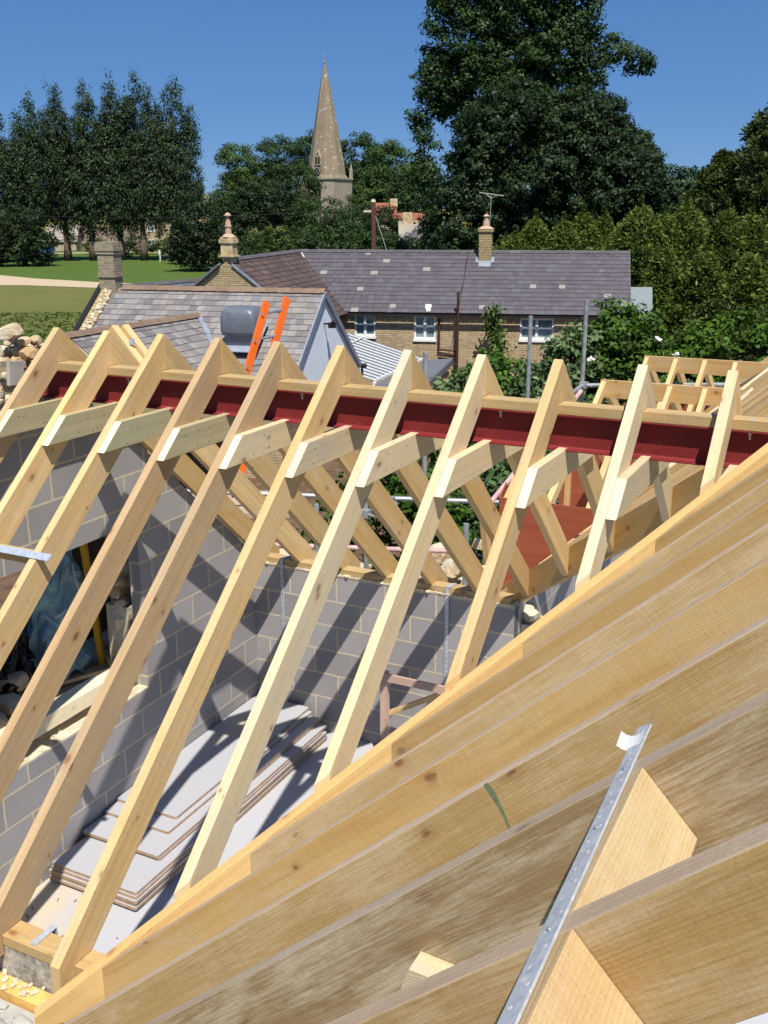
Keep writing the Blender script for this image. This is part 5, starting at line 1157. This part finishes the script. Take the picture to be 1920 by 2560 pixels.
# ------------------------------------------------------------------ valley rafter and the near roof slope
D2 = math.sqrt(.5); nv = Vector((1, -1, 0))*D2; h = .0247*math.sqrt(2)
def vq(s, side, dz=0):   # point on the valley: s metres along x, side -1 far / +1 near, top in the plane of the first roof
    y = s-.035*side if side else s
    return Vector((s, s-.035*side, (s-.035*side)*T+dz))
x = MB(); s0, s1 = -.10, 2.60
vd = .27
a0, b0, a1, b1 = vq(s0, -1), vq(s0, 1), vq(s1, -1), vq(s1, 1); dn_ = Vector((0, 0, -vd)); dn0 = Vector((.02, .02, -.06))
P = [a0, b0, b1, a1]; Q = [a0+dn0, b0+dn0+Vector((0, 0, .03)), b1+dn_, a1+dn_]
mid0a, mid0b = a0+Vector((.30, .30, -.03)), b0+Vector((.30, .30, -.0))
x.prism([b0, b1, b1+dn_, b0+Vector((.24, .24, -.06)), b0+Vector((0, 0, -.055))], nv*-.0495, (1, 1, T))
vr = one('valley_rafter', x, M['valley'], 'long orange toned valley rafter crossing the photo diagonally from the bottom left', 'rafter', loc=(0, 0, 0), bevel=.002)
for p_ in (0,): pass
# make its top face lie in the first roof plane
OFF = -.042
def jack(y0, y1, xs, xe, k, lb, grp, mat, dv=DV, name='jack_rafter', xs2=None):
    z = lambda q: q*T+OFF
    if xs2 is None: xs2 = xs
    x = MB(); A_ = [(xs, y0, z(xs)), (xe, y0, z(xe)), (xe, y0, z(xe)-dv), (xs, y0, z(xs)-dv)]; B_ = [(xs2, y1, z(xs2)), (xe, y1, z(xe)), (xe, y1, z(xe)-dv), (xs2, y1, z(xs2)-dv)]
    A_ = [Vector(q) for q in A_]; B_ = [Vector(q) for q in B_]; ud = (1, 0, T)
    x.poly(A_[::-1] if False else [A_[3], A_[2], A_[1], A_[0]], ud); x.poly([B_[0], B_[1], B_[2], B_[3]], ud)
    for i in range(4): j = (i+1) % 4; x.poly([A_[i], A_[j], B_[j], B_[i]], ud if i != 3 else (0, 1, 0), .5, 1 if i == 0 else 0)
    return one(name, x, [M[mat], M['larch_edge']], lb, 'rafter', grp, loc=(xs, y0, z(xs)), bevel=.0025)
JG = 'rafters of the near roof slope'
XE = 3.1
near = [(1.70, 'larch', 'shortest jack rafter meeting the valley rafter highest up'), (1.285, 'larch_grey', 'second highest jack rafter on the valley rafter'), (.885, 'larch', 'third jack rafter down the valley rafter'), (.47, 'larch_grey', 'fourth jack rafter down, brownish grey'), (.05, 'larch', 'lowest jack rafter, starting at the valley foot')]
for i, (y0, mt, lb) in enumerate(near): jack(y0, y0+TH, y0+.036, XE, i, lb, JG, mt, xs2=y0+TH+.036)
DVF = .24
full = [(-.46, 'larch_near', 'near slope rafter with a green stain, next to the valley foot'), (-.88, 'larch_dull', 'weathered near slope rafter with whitish patches'), (-1.31, 'larch_near', 'nearest rafter at the bottom right with nogging fixed to it')]
for i, (y0, mt, lb) in enumerate(full):
    jo = jack(y0, y0+TH, -.2, XE, i+9, lb, JG, mt, dv=DVF)
    if i == 0:
        gm = MB(); gp_ = [(1.822, 1.606, .012), (1.836, 1.589, .016), (1.852, 1.566, .012), (1.868, 1.538, .007), (1.884, 1.505, .0055), (1.902, 1.468, .0065), (1.908, 1.452, .005)]
        for (xa, za, wa), (xb3, zb3, wb) in zip(gp_[:-1], gp_[1:]):
            gm.poly([(xa-wa*.4, y0-.0006, za-wa*.3), (xb3-wb*.4, y0-.0006, zb3-wb*.3), (xb3+wb*.4, y0-.0006, zb3+wb*.3), (xa+wa*.4, y0-.0006, za+wa*.3)])
        gm.build('green_stain', M['green_ink'], jo)
jack(-1.76, -1.76+TH, -.2, 2.2, 20, 'rafter nearest the camera below the picture', JG, 'larch')
# green mark on one rafter
x = MB(); pts = [Vector((1.82, -.4607, 1.600)), Vector((1.845, -.4607, 1.575)), Vector((1.868, -.4607, 1.545)), Vector((1.885, -.4607, 1.505)), Vector((1.905, -.4607, 1.462))]; wds = [.035, .028, .016, .009, .006]
def rib(mb, pts, wds, dx, nrm):
    for i in range(len(pts)-1): mb.prism([pts[i]-dx*wds[i]/2, pts[i]+dx*wds[i]/2, pts[i+1]+dx*wds[i+1]/2, pts[i+1]-dx*wds[i+1]/2], nrm)

# noggings
def nog(xc, y0, y1, lb, drop=0, mat='pine', dep=.14, wd=.047):
    sdir = Vector((1, 0, T)).normalized(); nd = Vector((T, 0, -1)).normalized()
    c = Vector((xc, y0, xc*T+OFF-drop)); x = MB(); x.prism([c, c-sdir*wd, c-sdir*wd+nd*dep, c+nd*dep], (0, y1-y0, 0), (0, 1, 0))
    return one('nogging', x, M[mat], lb, 'nogging', 'noggings between the near rafters', loc=c, bevel=.002)
nog(2.243, -1.31+TH+.001, -.88-.001, 'upper nogging under the galvanised strap between two brown rafters', mat='nogging')
nog(2.255, -1.76+TH+.001, -1.31-.001, 'lower nogging under the galvanised strap at the bottom edge', mat='nogging')
x = MB(); x.prism([(1.815, -.935, 1.36), (1.857, -.935, 1.487), (1.925, -.935, 1.482), (1.905, -.935, 1.36)], (0, .054, 0), (1, 0, 0)); one('offcut_block', x, M['pine_pale'], 'small pale offcut fixed low between two brown rafters at the bottom', 'block', loc=(1.87, -.9, 1.4))
# galvanised strap over the noggings
x = MB(); sdir = Vector((1, 0, T)).normalized(); nu = Vector((-T, 0, 1)).normalized()
def sp_(xc, y, lift=.0015): return Vector((xc, y, xc*T+OFF))+nu*lift
sA, sB = sp_(2.207, -.70), sp_(2.2445, -1.9)
wv_ = sdir*.0165
x.prism([sA-wv_+Vector((0, .018, 0)), sA+wv_, sB+wv_, sB-wv_], nu*.004, (sB-sA))
st = one('long_strap', x, M['galv'], 'long bright galvanised strap screwed over the noggings at the lower right', 'strap', 'galvanised restraint straps', loc=sB)
x = MB()
for y in (-.86, -1.05, -1.30, -1.55): t = (y+.70)/(-1.2); q = sA.lerp(sB, t)+nu*.004; x.tube(q, q+nu*.003, .0045, .002, 8)
x.build('screw', M['nail'], st)
x = MB(); rr = random.Random(3)
for i in range(30): t = .05+i*.03; q = sA.lerp(sB, t)+nu*.0041+sdir*(.006*(-1)**i); x.tube(q, q+nu*.0004, .0035, n=7)
x.build('punched_hole', M['tie'], st)
x = MB(); c = sA.lerp(sB, .045)+nu*.006+sdir*.014; P = []
for i in range(9):
    t = i/8; P.append(c+sdir*(-.050+.085*t)+Vector((0, .030*(2*t-1)**2-.01, 0))+nu*(.016*(2*t-.85)**2))
for i in range(8):
    wv2 = Vector((0, .016, .006)); x.poly([P[i]-wv2, P[i+1]-wv2, P[i+1]+wv2, P[i]+wv2])
tag(x.build('paper_label', M['tape'], None, c), 'curled white paper tag wrapped round the strap tip', 'tag')
# strap over the left rafters with its nogging
x = MB(); x.prism([(-2.3, 1.232, 1.232*T+.002), (-1.205, 1.232, 1.232*T+.006), (-1.20, 1.262, 1.262*T+.006), (-2.3, 1.262, 1.262*T+.002)], (0, -.002, .004), (1, 0, 0)); one('left_strap', x, M['galv'], 'galvanised strap lying across the leftmost near rafters', 'strap', 'galvanised restraint straps', loc=(-1.7, 1.25, 1.13))
for a, b, lb in ((XK[0]+TH, XK[1], 'nogging under the left strap between the first two rafters'), (XK[1]+TH, XK[2], 'nogging under the left strap between second and third rafter')):
    x = MB(); y_ = 1.275; x.prism([(a+.001, y_, y_*T-.002), (a+.001, y_-.034, (y_-.034)*T-.002), (a+.001, y_-.034+.06, (y_-.034)*T-.07), (a+.001, y_+.06, y_*T-.07)], (b-a-.002, 0, 0), (1, 0, 0)); one('nogging', x, M['larch'], lb, 'nogging', 'noggings between the near rafters', loc=(a, y_, y_*T))
# ------------------------------------------------------------------ far slope of the wing roof, valley and dormers
VG = 'rafters of the far valley and wing slope'
x = MB(); a = Vector((-.02, 2*YR+.02, -.02)); b = Vector((2.36, YR+.02, 2.36*T-.02)); dd = Vector((0, 0, -.24))
x.prism([a, b, b+dd, a+dd*.9], Vector((1, 1, 0)).normalized()*.048, (b-a)); one('far_valley_rafter', x, M['larch'], 'valley rafter behind the red beam on the far side', 'rafter', loc=a, bevel=.002)
for i, y0 in enumerate([2.72, 3.12, 3.52, 3.92, 4.32]):
    xs = 2*YR-y0+.06; jack(y0, y0+TH, xs, XE, i, ['short jack rafter behind the red beam, nearest the ridge', 'second jack rafter behind the red beam', 'third jack rafter behind the red beam', 'fourth jack rafter behind the red beam', 'fifth jack rafter behind the red beam, beside the plywood cheek'][i], VG, ['larch', 'larch_grey'][i % 2], xs2=xs-TH)
jack(4.70, 4.75, -.04, XE, 30, 'deep doubled trimmer rafter below the plywood cheek', VG, 'larch', dv=.24)
rg = ['nearest', 'middle', 'farthest']
for d, yr in enumerate((5.70, 7.60, 9.50)):
    dm = empty('dormer_frame', (0, yr, 0), ['nearest plywood sided dormer frame, partly behind the red beam', 'middle dormer frame with deep ridge board above the red beam', 'farthest dormer frame at the back of the wing'][d], 'dormer', 'timber dormer frames on the wing')
    zr, ze, hwid, xf = 1.20, .69, .90, -.06; zrf = zr if d else 1.17
    pitch = (zr-ze)/hwid
    x = MB(); x.prism([(xf, yr-.02, zr), (1.30, yr-.02, zr), (1.30-.17, yr-.02, zr-.175), (xf, yr-.02, zr-.175)], (0, .04, 0), (1, 0, 0)); x.build('ridge_board', M['larch' if d else 'pine_green'], dm, bevel=.002)
    for s in (-1, 1):
        yc = yr+s*hwid
        x = MB(); xt = (ze+.02)/T
        x.prism([(-.075, yc, -.10), (-.075, yc, ze), (xt, yc, ze), (.16, yc, .10), (.16, yc, -.10)], (0, .012, 0), (1, 0, 0)); x.build('plywood_cheek', M['ply'], dm)
        x = MB(); x.prism([(-.088, yc-.03, -.1), (-.088, yc-.03, ze+.0), (-.088, yr, zr-.02), (-.088, yr, -.1)] if False else [(-.088, yc-.02*s, -.1), (-.088, yc-.02*s, ze), (-.088, yc-.16*s, ze+.08), (-.088, yc-.16*s, -.1)], (.012, 0, 0)); x.build('plywood_front', M['ply'], dm)
        x = MB(); x.box(-.074, -.027, min(yc+.013*(1 if s < 0 else 0), yc-.05*s+.0), max(yc+.013*(1 if s < 0 else 0), yc-.05*s), -.05, ze-.01, (0, 0, 1)); x.build('post', M['pine'], dm)
        for xi in (-.05, .28, .60, .93):
            if s > 0 and xi > .7: continue
            za = zr-.01; yl = hwid-.005
            if xi*T > ze: yl = hwid-(xi*T-ze)/pitch
            if yl < .2: continue
            x = MB(); x.prism([(xi, yr+s*.0215, za), (xi, yr+s*yl, za-pitch*yl), (xi, yr+s*yl, za-pitch*yl-.105), (xi, yr+s*.0215, za-.125)], (TH, 0, 0), (0, 1, -s*pitch)); x.build('rafter', M['pine'], dm, bevel=.002)
        x = MB(); p0, p1 = Vector((ze/T+.02, yc, ze)), Vector((zr/T, yr+s*.03, zr-.03)); x.bar(p0+Vector((.02, 0, .01)), p1+Vector((.02, 0, .01)), .10, .03, up=(-T, 0, 1)); x.build('valley_board', M['pine_pale'], dm)
i = 0
lab = {5.1: 'common rafter above the nearest dormer, first', 13.9: 'last rafter at the far end of the wing'}
ysn = [5.10+.4*k for k in range(22)]
for k, y0 in enumerate(ysn):
    off = min(abs(y0-q) for q in (5.70, 7.60, 9.50))
    xs = -.05 if off > .9 and y0 > 10.45 else (1.2-.567*min(off, .9))/T+.04
    jack(y0, y0+TH, xs, XE, k, 'wing slope rafter number %d beyond the valley, counted from the red beam' % (k+1) if 0 else ('brown wing slope rafter, %s behind the valley' % ['first', 'second', 'third', 'fourth', 'fifth', 'sixth', 'seventh', 'eighth', 'ninth', 'tenth', 'eleventh', 'twelfth', 'thirteenth', 'fourteenth', 'fifteenth', 'sixteenth', 'seventeenth', 'eighteenth', 'nineteenth', 'twentieth', 'twenty-first', 'twenty-second'][k]), VG, ['larch', 'larch_grey', 'larch'][k % 3], name='wing_rafter')
x = MB(); x.box(XE-.02, XE+.03, -1.8, 14.2, XE*T-.28, XE*T-.03, (0, 1, 0)); one('ridge_board', x, M['larch'], 'ridge board at the top of the near roof slope', 'timber', loc=(XE, 5, XE*T))
x = MB(); x.box(XE-.03, XE+.04, 4.0, 4.1, FZ, XE*T-.282, (0, 0, 1)); x.box(XE-.03, XE+.04, 13.0, 13.1, FZ, XE*T-.282, (0, 0, 1)); x.box(XE-.03, XE+.04, -1.7, -1.6, FZ, XE*T-.282, (0, 0, 1)); one('ridge_props', x, M['larch'], 'timber props under the ridge board', 'timber', loc=(XE, 4, FZ))
# doubled timber with nail plates beyond the left rafters
dt = empty('doubled_timber', W(-1.9, 7.6, 1.8), 'doubled timber with two steel nail plates behind the second rafter', 'timber')
aa, ab = W(-1.985, 7.6, 1.985), W(-1.50, 7.3, 1.42)
for i_, of in enumerate((-.035, .035)):
    x = MB(); o3 = RH*of+FH*(of*.6); x.bar(aa+o3, ab+o3, .062, .10, up=(0, 0, 1)); x.build('plank', M['pine'], dt, bevel=.002)
for t in (.14, .42):
    x = MB(); q = aa.lerp(ab, t)+RH*.065-FH*.075; x.prism([q+RH*a+up*b for a, b in ((-.022, -.022), (.022, -.022), (.022, .022), (-.022, .022))], -FH*.002); x.build('nail_plate', M['galv'], dt)
aa2 = W(-1.985, 7.6, 1.985)
x = MB(); x.bar(aa+RH*.0-up*.05, aa-up*3.2, .09, .09); x.build('post', M['pine'], dt)
# ------------------------------------------------------------------ things in the room
bs = empty('chipboard_stack', (-1.75, 3, FZ), 'leaning-edge stack of pale chipboard flooring sheets on the floor', 'board stack')
sp2 = []
rr = random.Random(14); z = FZ
spec = [(-1.392, 1.93, 4.30), (-1.388, 1.84, 4.32), (-1.395, 1.85, 4.28), (-1.386, 1.845, 4.31), (-1.396, 1.86, 4.25), (-1.402, 1.87, 4.33), (-1.475, 2.20, 4.34), (-1.480, 2.19, 4.35), (-1.57, 2.42, 4.38), (-1.61, 2.56, 4.40)]
xl = [-2.10, -2.13, -2.12, -2.13, -2.12, -2.12, -2.14, -2.14, -2.145, -2.15]
for i_, ((xe, y0, y1), x0) in enumerate(zip(spec, xl)):
    x = MB(); c_ = .010; x.prism([(x0, y0, z), (xe-c_, y0, z), (xe, y0+c_, z), (xe, y1, z), (x0, y1, z)], (0, 0, .0215))
    b_ = x.build('board', [M['board_edge'], M['board_top']], bs)
    for pl_ in b_.data.polygons:
        if abs(pl_.normal.z) > .5: pl_.material_index = 1
    z += .0225
x = MB(); rr = random.Random(2)
for r_ in range(3):
    for k in range(17):
        px, py = -1.76+r_*.055+rr.uniform(-.004, .004), 2.75+k*.045
        for d_ in range(2):
            a_ = Vector((px+rr.uniform(-.012, .012), py+rr.uniform(-.012, .012), z-.0025+.0006)); b2 = a_+Vector((rr.uniform(-.014, .014), rr.uniform(-.014, .014), 0)); x.bar(a_, b2, .004, .0008)
x.build('printed_text', M['board_print'], bs)
te = empty('timber_trestle', (-.6, 4.25, FZ), 'small pinkish sawn timber trestle standing against the far wall', 'trestle')
x = MB(); x.box(-.80, -.74, 4.16, 4.21, FZ, -.675, (0, 0, 1)); x.build('leg', M['pink_wood'], te); x = MB(); x.box(-.02, .04, 4.16, 4.21, FZ, -.675, (0, 0, 1)); x.build('leg', M['pink_wood'], te)
x = MB(); x.box(-.80, .04, 4.14, 4.159, -.735, -.672, (1, 0, 0)); x.build('rail', M['pink_wood'], te); x = MB(); x.bar((-.76, 4.23, -1.06), (-.15, 4.23, -.70), .045, .035); x.build('brace', M['pine'], te)
x = MB(); rr = random.Random(8)
for i_ in range(34):
    cx, cy = -1.72+rr.gauss(0, .10), 1.02+rr.gauss(0, .06); a_ = Vector((cx-.3, cy+.33, FZ+.006)); x.bar(a_, a_+Vector((rr.uniform(-.04, .04), rr.uniform(-.04, .04), rr.uniform(0, .012))), .008, .004)
for i_ in range(130):
    a_ = Vector((rr.uniform(-2.1, 1.2), rr.uniform(.4, 4.3), FZ+.004)); x.bar(a_, a_+Vector((rr.uniform(-.03, .03), rr.uniform(-.03, .03), rr.uniform(0, .006))), rr.uniform(.003, .009), .003)
o = one('wood_shavings', x, M['shaving'], None, None, kind='stuff', loc=(-2, 1.35, FZ))
x = MB(); pts = [Vector((-1.15+.06*math.cos(t), 4.05+.03*math.sin(t), FZ+.008)) for t in [i_*.5 for i_ in range(11)]]; x.path(pts, .006, 5); one('cable_tie_loop', x, M['tie'], 'small white loop of packing band on the floor by the far wall', 'band')
# ------------------------------------------------------------------ outside the window opening
x = MB(); x.box(-3.75, -2.62, .9, 3.9, -.67, -.63, (0, 1, 0))
for k in range(5): pass
sc = empty('scaffold_platform', (-3.2, 2.4, -.65), 'grey scaffold boards outside the window opening', 'scaffold')
for k in range(5):
    x = MB(); xa = -2.47-.232*k; x.box(xa-.225, xa, .2, 4.1, -.665+.003*(k % 2), -.627+.003*(k % 2), (0, 1, 0)); x.build('board', M['board_wood'], sc, bevel=.002)
for yy in (.6, 3.5):
    x = MB(); x.tube((-3.7, yy, -.70), (-2.45, yy, -.70), .024); x.build('tube', M['tube'], sc)
    x = MB(); x.tube((-3.66, yy, GZ), (-3.66, yy, .3), .024); x.build('tube', M['tube'], sc)
rs_ = random.Random(31)
stl = ['large pale rubble stone left in the window opening', 'flat rubble stone beside the large pale one', 'small rubble stone against the sill', 'rubble stone under the black bag', 'rough stone on the scaffold boards by the jamb', 'second rough stone by the jamb']
for i_, (cx, cy, cz, r_) in enumerate([(-2.93, 2.42, -.46, .13), (-2.74, 2.22, -.50, .12), (-2.68, 2.05, -.54, .09), (-3.05, 2.75, -.52, .12), (-2.80, 3.32, -.48, .11), (-2.66, 3.20, -.54, .09)]):
    x = MB(); x.rock((cx, cy, cz), r_, 60+i_, .9, .6); one('loose_stone', x, M['stone'], stl[i_], 'stone', 'loose stones outside the window opening', loc=(cx, cy, cz))
x = MB(); x.bar((-2.92, 2.5, -.58), (-2.62, 3.2, -.585), .09, .03); one('scrap_plank', x, M['board_wood'], 'pale scrap plank lying beside the blue bag', 'timber', loc=(-2.8, 2.8, -.58))
def bag(name, base, w_, d_, h_, seed, mat, label, crump=.05):
    rng = random.Random(seed); n_ = 54; m__ = 40; x = MB(); rings = []
    cre = [(rng.uniform(0, 6.28), rng.uniform(-3, 3), rng.uniform(3, 9), rng.uniform(0, 6.28), rng.uniform(.4, 1)) for _ in range(9)]
    for j in range(m__+1):
        t = j/m__; z_ = h_*t; prof_ = (1-abs(t*1.6-.6)**2.2*.35)*(1-.28*t) if t < .97 else .3*(1-t)*10+.15
        ring = []
        for i in range(n_):
            a = 2*math.pi*i/n_; k = 1
            for (p0, tw, fr, ph, am) in cre:
                k += crump*1.5*am*(1-2*abs(math.sin(fr*.5*(a+tw*t*1.4)+ph+2.2*math.sin(t*5+p0))))*.5
            ring.append(Vector(base)+Vector((w_*prof_*k*math.cos(a)+.06*math.sin(t*4+seed), d_*prof_*k*math.sin(a)+.03*math.sin(t*7+seed), z_+crump*.7*math.sin(a*4+seed+t*6))))
        rings.append(ring)
    for A_, B_ in zip(rings[:-1], rings[1:]):
        for i in range(n_):
            j = (i+1) % n_; x.poly([A_[i], A_[j], B_[j]]); x.poly([A_[i], B_[j], B_[i]])
    x.poly(rings[-1]); o = x.build(name, mat, None, base); return tag(o, label, 'bag')
bg_ = bag('rubble_sack', (-2.93, 2.94, -.60), .26, .32, .96, 3, M['sheet'], 'crumpled blue plastic rubble sack tied with white tape', .13)
x = MB(); x.path([Vector((-2.72, 2.92, .32)), Vector((-2.68, 2.90, .20)), Vector((-2.67, 2.93, .06)), Vector((-2.68, 2.86, -.05))], .009, 5); x.path([Vector((-2.68, 3.0, .22)), Vector((-2.67, 3.12, .25)), Vector((-2.7, 3.18, .3))], .008, 5); x.path([Vector((-2.68, 2.66, .0)), Vector((-2.66, 2.76, .03)), Vector((-2.67, 2.88, -.02))], .010, 5); x.build('tie_tape', M['tie'], bg_)
bag('bin_bag', (-3.02, 2.50, -.6), .22, .26, .50, 9, M['bin'], 'shiny black plastic bin bag left of the blue sack', .12)
bag('bin_bag', (-3.1, 1.95, -.6), .26, .30, .95, 12, M['bin'], 'taller black bin bag at the left edge behind the first rafters', .12)
x = MB(); x.bar((-2.72, 3.14, -.6), (-2.70, 3.02, .58), .05, .03); one('spirit_level', x, M['yellow'], 'yellow spirit level standing behind the blue sack', 'level', loc=(-2.7, 3.1, -.6))
# ------------------------------------------------------------------ added dark board, stands in for the dark lintel underside and room
x = MB(); x.box(-3.27, -3.23, 3.25, 4.45, -.62, 1.05, (0, 0, 1)); one('dark_backing', x, plain('dark_backing', (.13, .075, .05), .8, .1, 0, .3, 4), 'added dark brown backing outside the opening behind the yellow level', 'board', loc=(-2.62, 3.3, 0))
# scaffold, stones and boards beyond the far wall
def stube(name, a, b, lb, mat='tube', r=.0242, grp='scaffold tubes'):
    x = MB(); x.tube(a, b, r, r, 12); return one(name, x, M[mat], lb, 'scaffold tube', grp, loc=a)
stube('scaffold_pole', W(1.67, 11.6, GZ), W(1.67, 11.6, 1.67), 'upright scaffold pole on the left against the ivy')
stube('scaffold_pole', W(2.335, 11.8, GZ), W(2.335, 11.8, 1.83), 'upright scaffold pole on the right, the tallest')
stube('scaffold_pole', W(.395, 9.5, GZ), W(.395, 9.5, 1.55), 'upright scaffold pole beside the low slate porch')
stube('scaffold_pole', W(-.17, 9.0, GZ), W(-.17, 9.0, .42), 'upright scaffold pole seen between far rafters in the middle')
stube('scaffold_pole', W(-.60, 8.6, GZ), W(-.60, 8.6, .33), 'short capped scaffold pole left of the middle one')
stube('scaffold_pole', W(.70, 8.2, GZ), W(.70, 8.2, .27), 'short greenish scaffold pole among the rubble stones')
stube('scaffold_pole', W(-2.02, 9.4, GZ), W(-2.02, 9.4, 1.41), 'upright scaffold pole in front of the slates at the left')
stube('scaffold_pole', W(1.62, 10.4, GZ), W(1.62, 10.4, .95), 'upright scaffold pole behind the plywood dormer cheek', 'tube_pink')
stube('scaffold_ledger', W(-2.4, 9.3, .28), W(2.0, 9.6, .02), 'horizontal scaffold tube behind the far rafters', 'tube')
stube('scaffold_ledger', W(-1.0, 8.6, -.05), W(.7, 8.9, -.22), 'pink painted scaffold tube behind the far rafters', 'tube_pink')
stube('scaffold_ledger', W(.9, 8.9, .15), W(2.05, 10.4, 1.02), 'sloping scaffold tube left of the dormers, pink at one end', 'tube_pink')
stube('scaffold_ledger', W(2.335, 11.7, .86), W(4.6, 12.2, .78), 'horizontal scaffold tube right of the tallest pole')
stube('scaffold_ledger', W(2.34, 11.75, .86), W(1.4, 9.7, .80), 'scaffold tube running towards the camera from the tallest pole')
for i_, (q, lb) in enumerate([(W(2.335, 11.72, .86), 'scaffold clamp at the foot of the tallest pole'), (W(-.17, 8.95, .14), 'scaffold clamp on the middle pole'), (W(.05, 9.4, .13), 'scaffold clamp on the horizontal tube')]):
    x = MB(); x.box(q.x-.045, q.x+.045, q.y-.045, q.y+.045, q.z-.035, q.z+.035); x.tube(q+Vector((.05, -.03, 0)), q+Vector((.11, -.05, 0)), .014, n=6); one('scaffold_clamp', x, M['tube'], lb, 'clamp', 'scaffold clamps', loc=q)
sp3 = empty('scaffold_deck', (-3, 7, -.9), 'pale scaffold boards with shadows outside the far wall on the left', 'scaffold')
for k in range(6):
    x = MB(); y_ = 5.35+.232*k*1.0; x.box(-5.6, -2.2, y_, y_+.225, -.86+.003*(k % 2), -.822+.003*(k % 2), (1, 0, 0)); x.build('board', M['board_wood'], sp3, bevel=.002)
sp4 = empty('scaffold_deck', (0, 6.3, -.62), 'scaffold boards loaded with rubble stones outside the far wall', 'scaffold')
for k in range(6):
    x = MB(); y_ = 5.0+.232*k; x.box(-1.25, 3.0 if False else -.16, y_, y_+.225, -.66+.003*(k % 2), -.622+.003*(k % 2), (1, 0, 0)); x.build('board', M['board_wood'], sp4, bevel=.002)
rr = random.Random(77); n_st = 0; spots = []
for i_ in range(1000):
    px, py = rr.uniform(-1.18, -.2), rr.uniform(4.98, 6.35); r_ = rr.uniform(.065, .14)
    if all((px-a)**2+(py-b)**2 > (r_+c)**2*.55 for a, b, c, _ in spots):
        spots.append((px, py, r_, 0))
    if len(spots) >= 34: break
ORD = ['first', 'second', 'third', 'fourth', 'fifth', 'sixth', 'seventh', 'eighth', 'ninth', 'tenth', 'eleventh', 'twelfth']
rows = {0: [], 1: [], 2: []}
for sp_t in sorted(spots): rows[0 if sp_t[1] < 5.4 else 1 if sp_t[1] < 5.9 else 2].append(sp_t)
for rw_, lst in rows.items():
    for i_, (px, py, r_, _) in enumerate(lst):
        x = MB(); hgt = -.60+r_*.5+(.20 if py > 5.3 and i_ % 2 else .04)+(.12 if i_ % 5 == 0 else 0); x.rock((px, py, hgt), r_*1.15, 700+i_+rw_*40, rr.uniform(.5, 1), .62, True)
        lb = '%s cream building stone, %s from the left in the %s row of the heap' % ('large' if r_ > .115 else 'middling' if r_ > .09 else 'small', ORD[min(i_, 11)], ['front', 'middle', 'back'][rw_])
        one('building_stone', x, M['stone'], lb, 'stone', 'heap of building stones beyond the far wall', loc=(px, py, hgt))
rk = MB()
for i_ in range(60): rk.rock((rr.uniform(-1.2, -.18), rr.uniform(4.95, 6.3), -.60+rr.uniform(0, .12)), rr.uniform(.05, .10), 900+i_, rr.random(), .62)
o = one('stone_chips', rk, M['stone'], None, None, kind='stuff', loc=(-.7, 5.5, -.6))
x = MB(); x.bar(W(.95, 8.25, -.30), W(1.75, 9.2, .10), .06, .05); one('pinkish_batten', x, M['pink_wood'], 'pinkish timber batten leaning over the rubble stones', 'timber', loc=W(.9, 8.2, -.3))
x = MB(); x.bar(W(.87, 8.6, .35), W(1.05, 9.0, -.9), .05, .10); one('leaning_plank', x, M['pine'], 'narrow plank leaning behind the far rafters near the stones', 'timber', loc=W(.9, 8.6, .3))
x = MB(); rr = random.Random(5)
for i_ in range(26): x.rock(W(rr.uniform(-.5, .3), rr.uniform(9.6, 10.3), -1.2+rr.uniform(-.3, .35)), rr.uniform(.05, .13), i_+40, .2)
tag(x.build('rusty_soil_heap', plain('rust_soil', (.26, .09, .03), .95, .1, 0, .5, 20), None, W(0, 10, -1.2)), None, None, None, 'stuff')
x = MB(); x.prism([W(-1.9, 12.5, -.6), W(-.9, 12.3, -.6), W(-.9, 12.3, .9), W(-1.9, 12.5, .9)], FH*.03); 
# orange ladder
ld = empty('ladder', W(-1.5, 9.6, -1), 'orange fibreglass ladder leaning up past the slate roof', 'ladder')
tA, tB = W(-1.19, 10.5, 1.93), W(-1.005, 10.75, 1.95); bA, bB = W(-1.60, 9.70, .45), W(-1.40, 9.95, .45)
bA = bA+(bA-tA)*.25; bB = bB+(bB-tB)*.25
for (a_, b_) in ((tA, bA), (tB, bB)):
    x = MB(); x.bar(a_, b_, .028, .085, up=(FH*-1+up*.3)-RH*.9); x.build('stile', M['orange'], ld, bevel=.003)
for k in range(7):
    t = .06+k*.135; a_, b_ = tA.lerp(bA, t), tB.lerp(bB, t); d_ = (b_-a_).normalized(); x = MB(); x.tube(a_-d_*.02, b_+d_*.02, .014, n=8); x.build('rung', M['alu'], ld)
    x = MB(); x.tube(a_-FH*.048-RH*.008, a_-FH*.052-RH*.008, .017, n=10); x.build('rung_cap', M['alu'], ld)
# loose plank on which the ladder stands
x = MB(); zq = bA.z-.06; x.prism([W(-2.6, 9.2, zq), W(-.9, 9.2, zq), W(-.9, 10.0, zq), W(-2.6, 10.0, zq)], up*.05, RH); one('ladder_board', x, M['board_wood'], 'scaffold board under the ladder feet', 'timber', loc=W(-1.4, 9.5, -1.4))
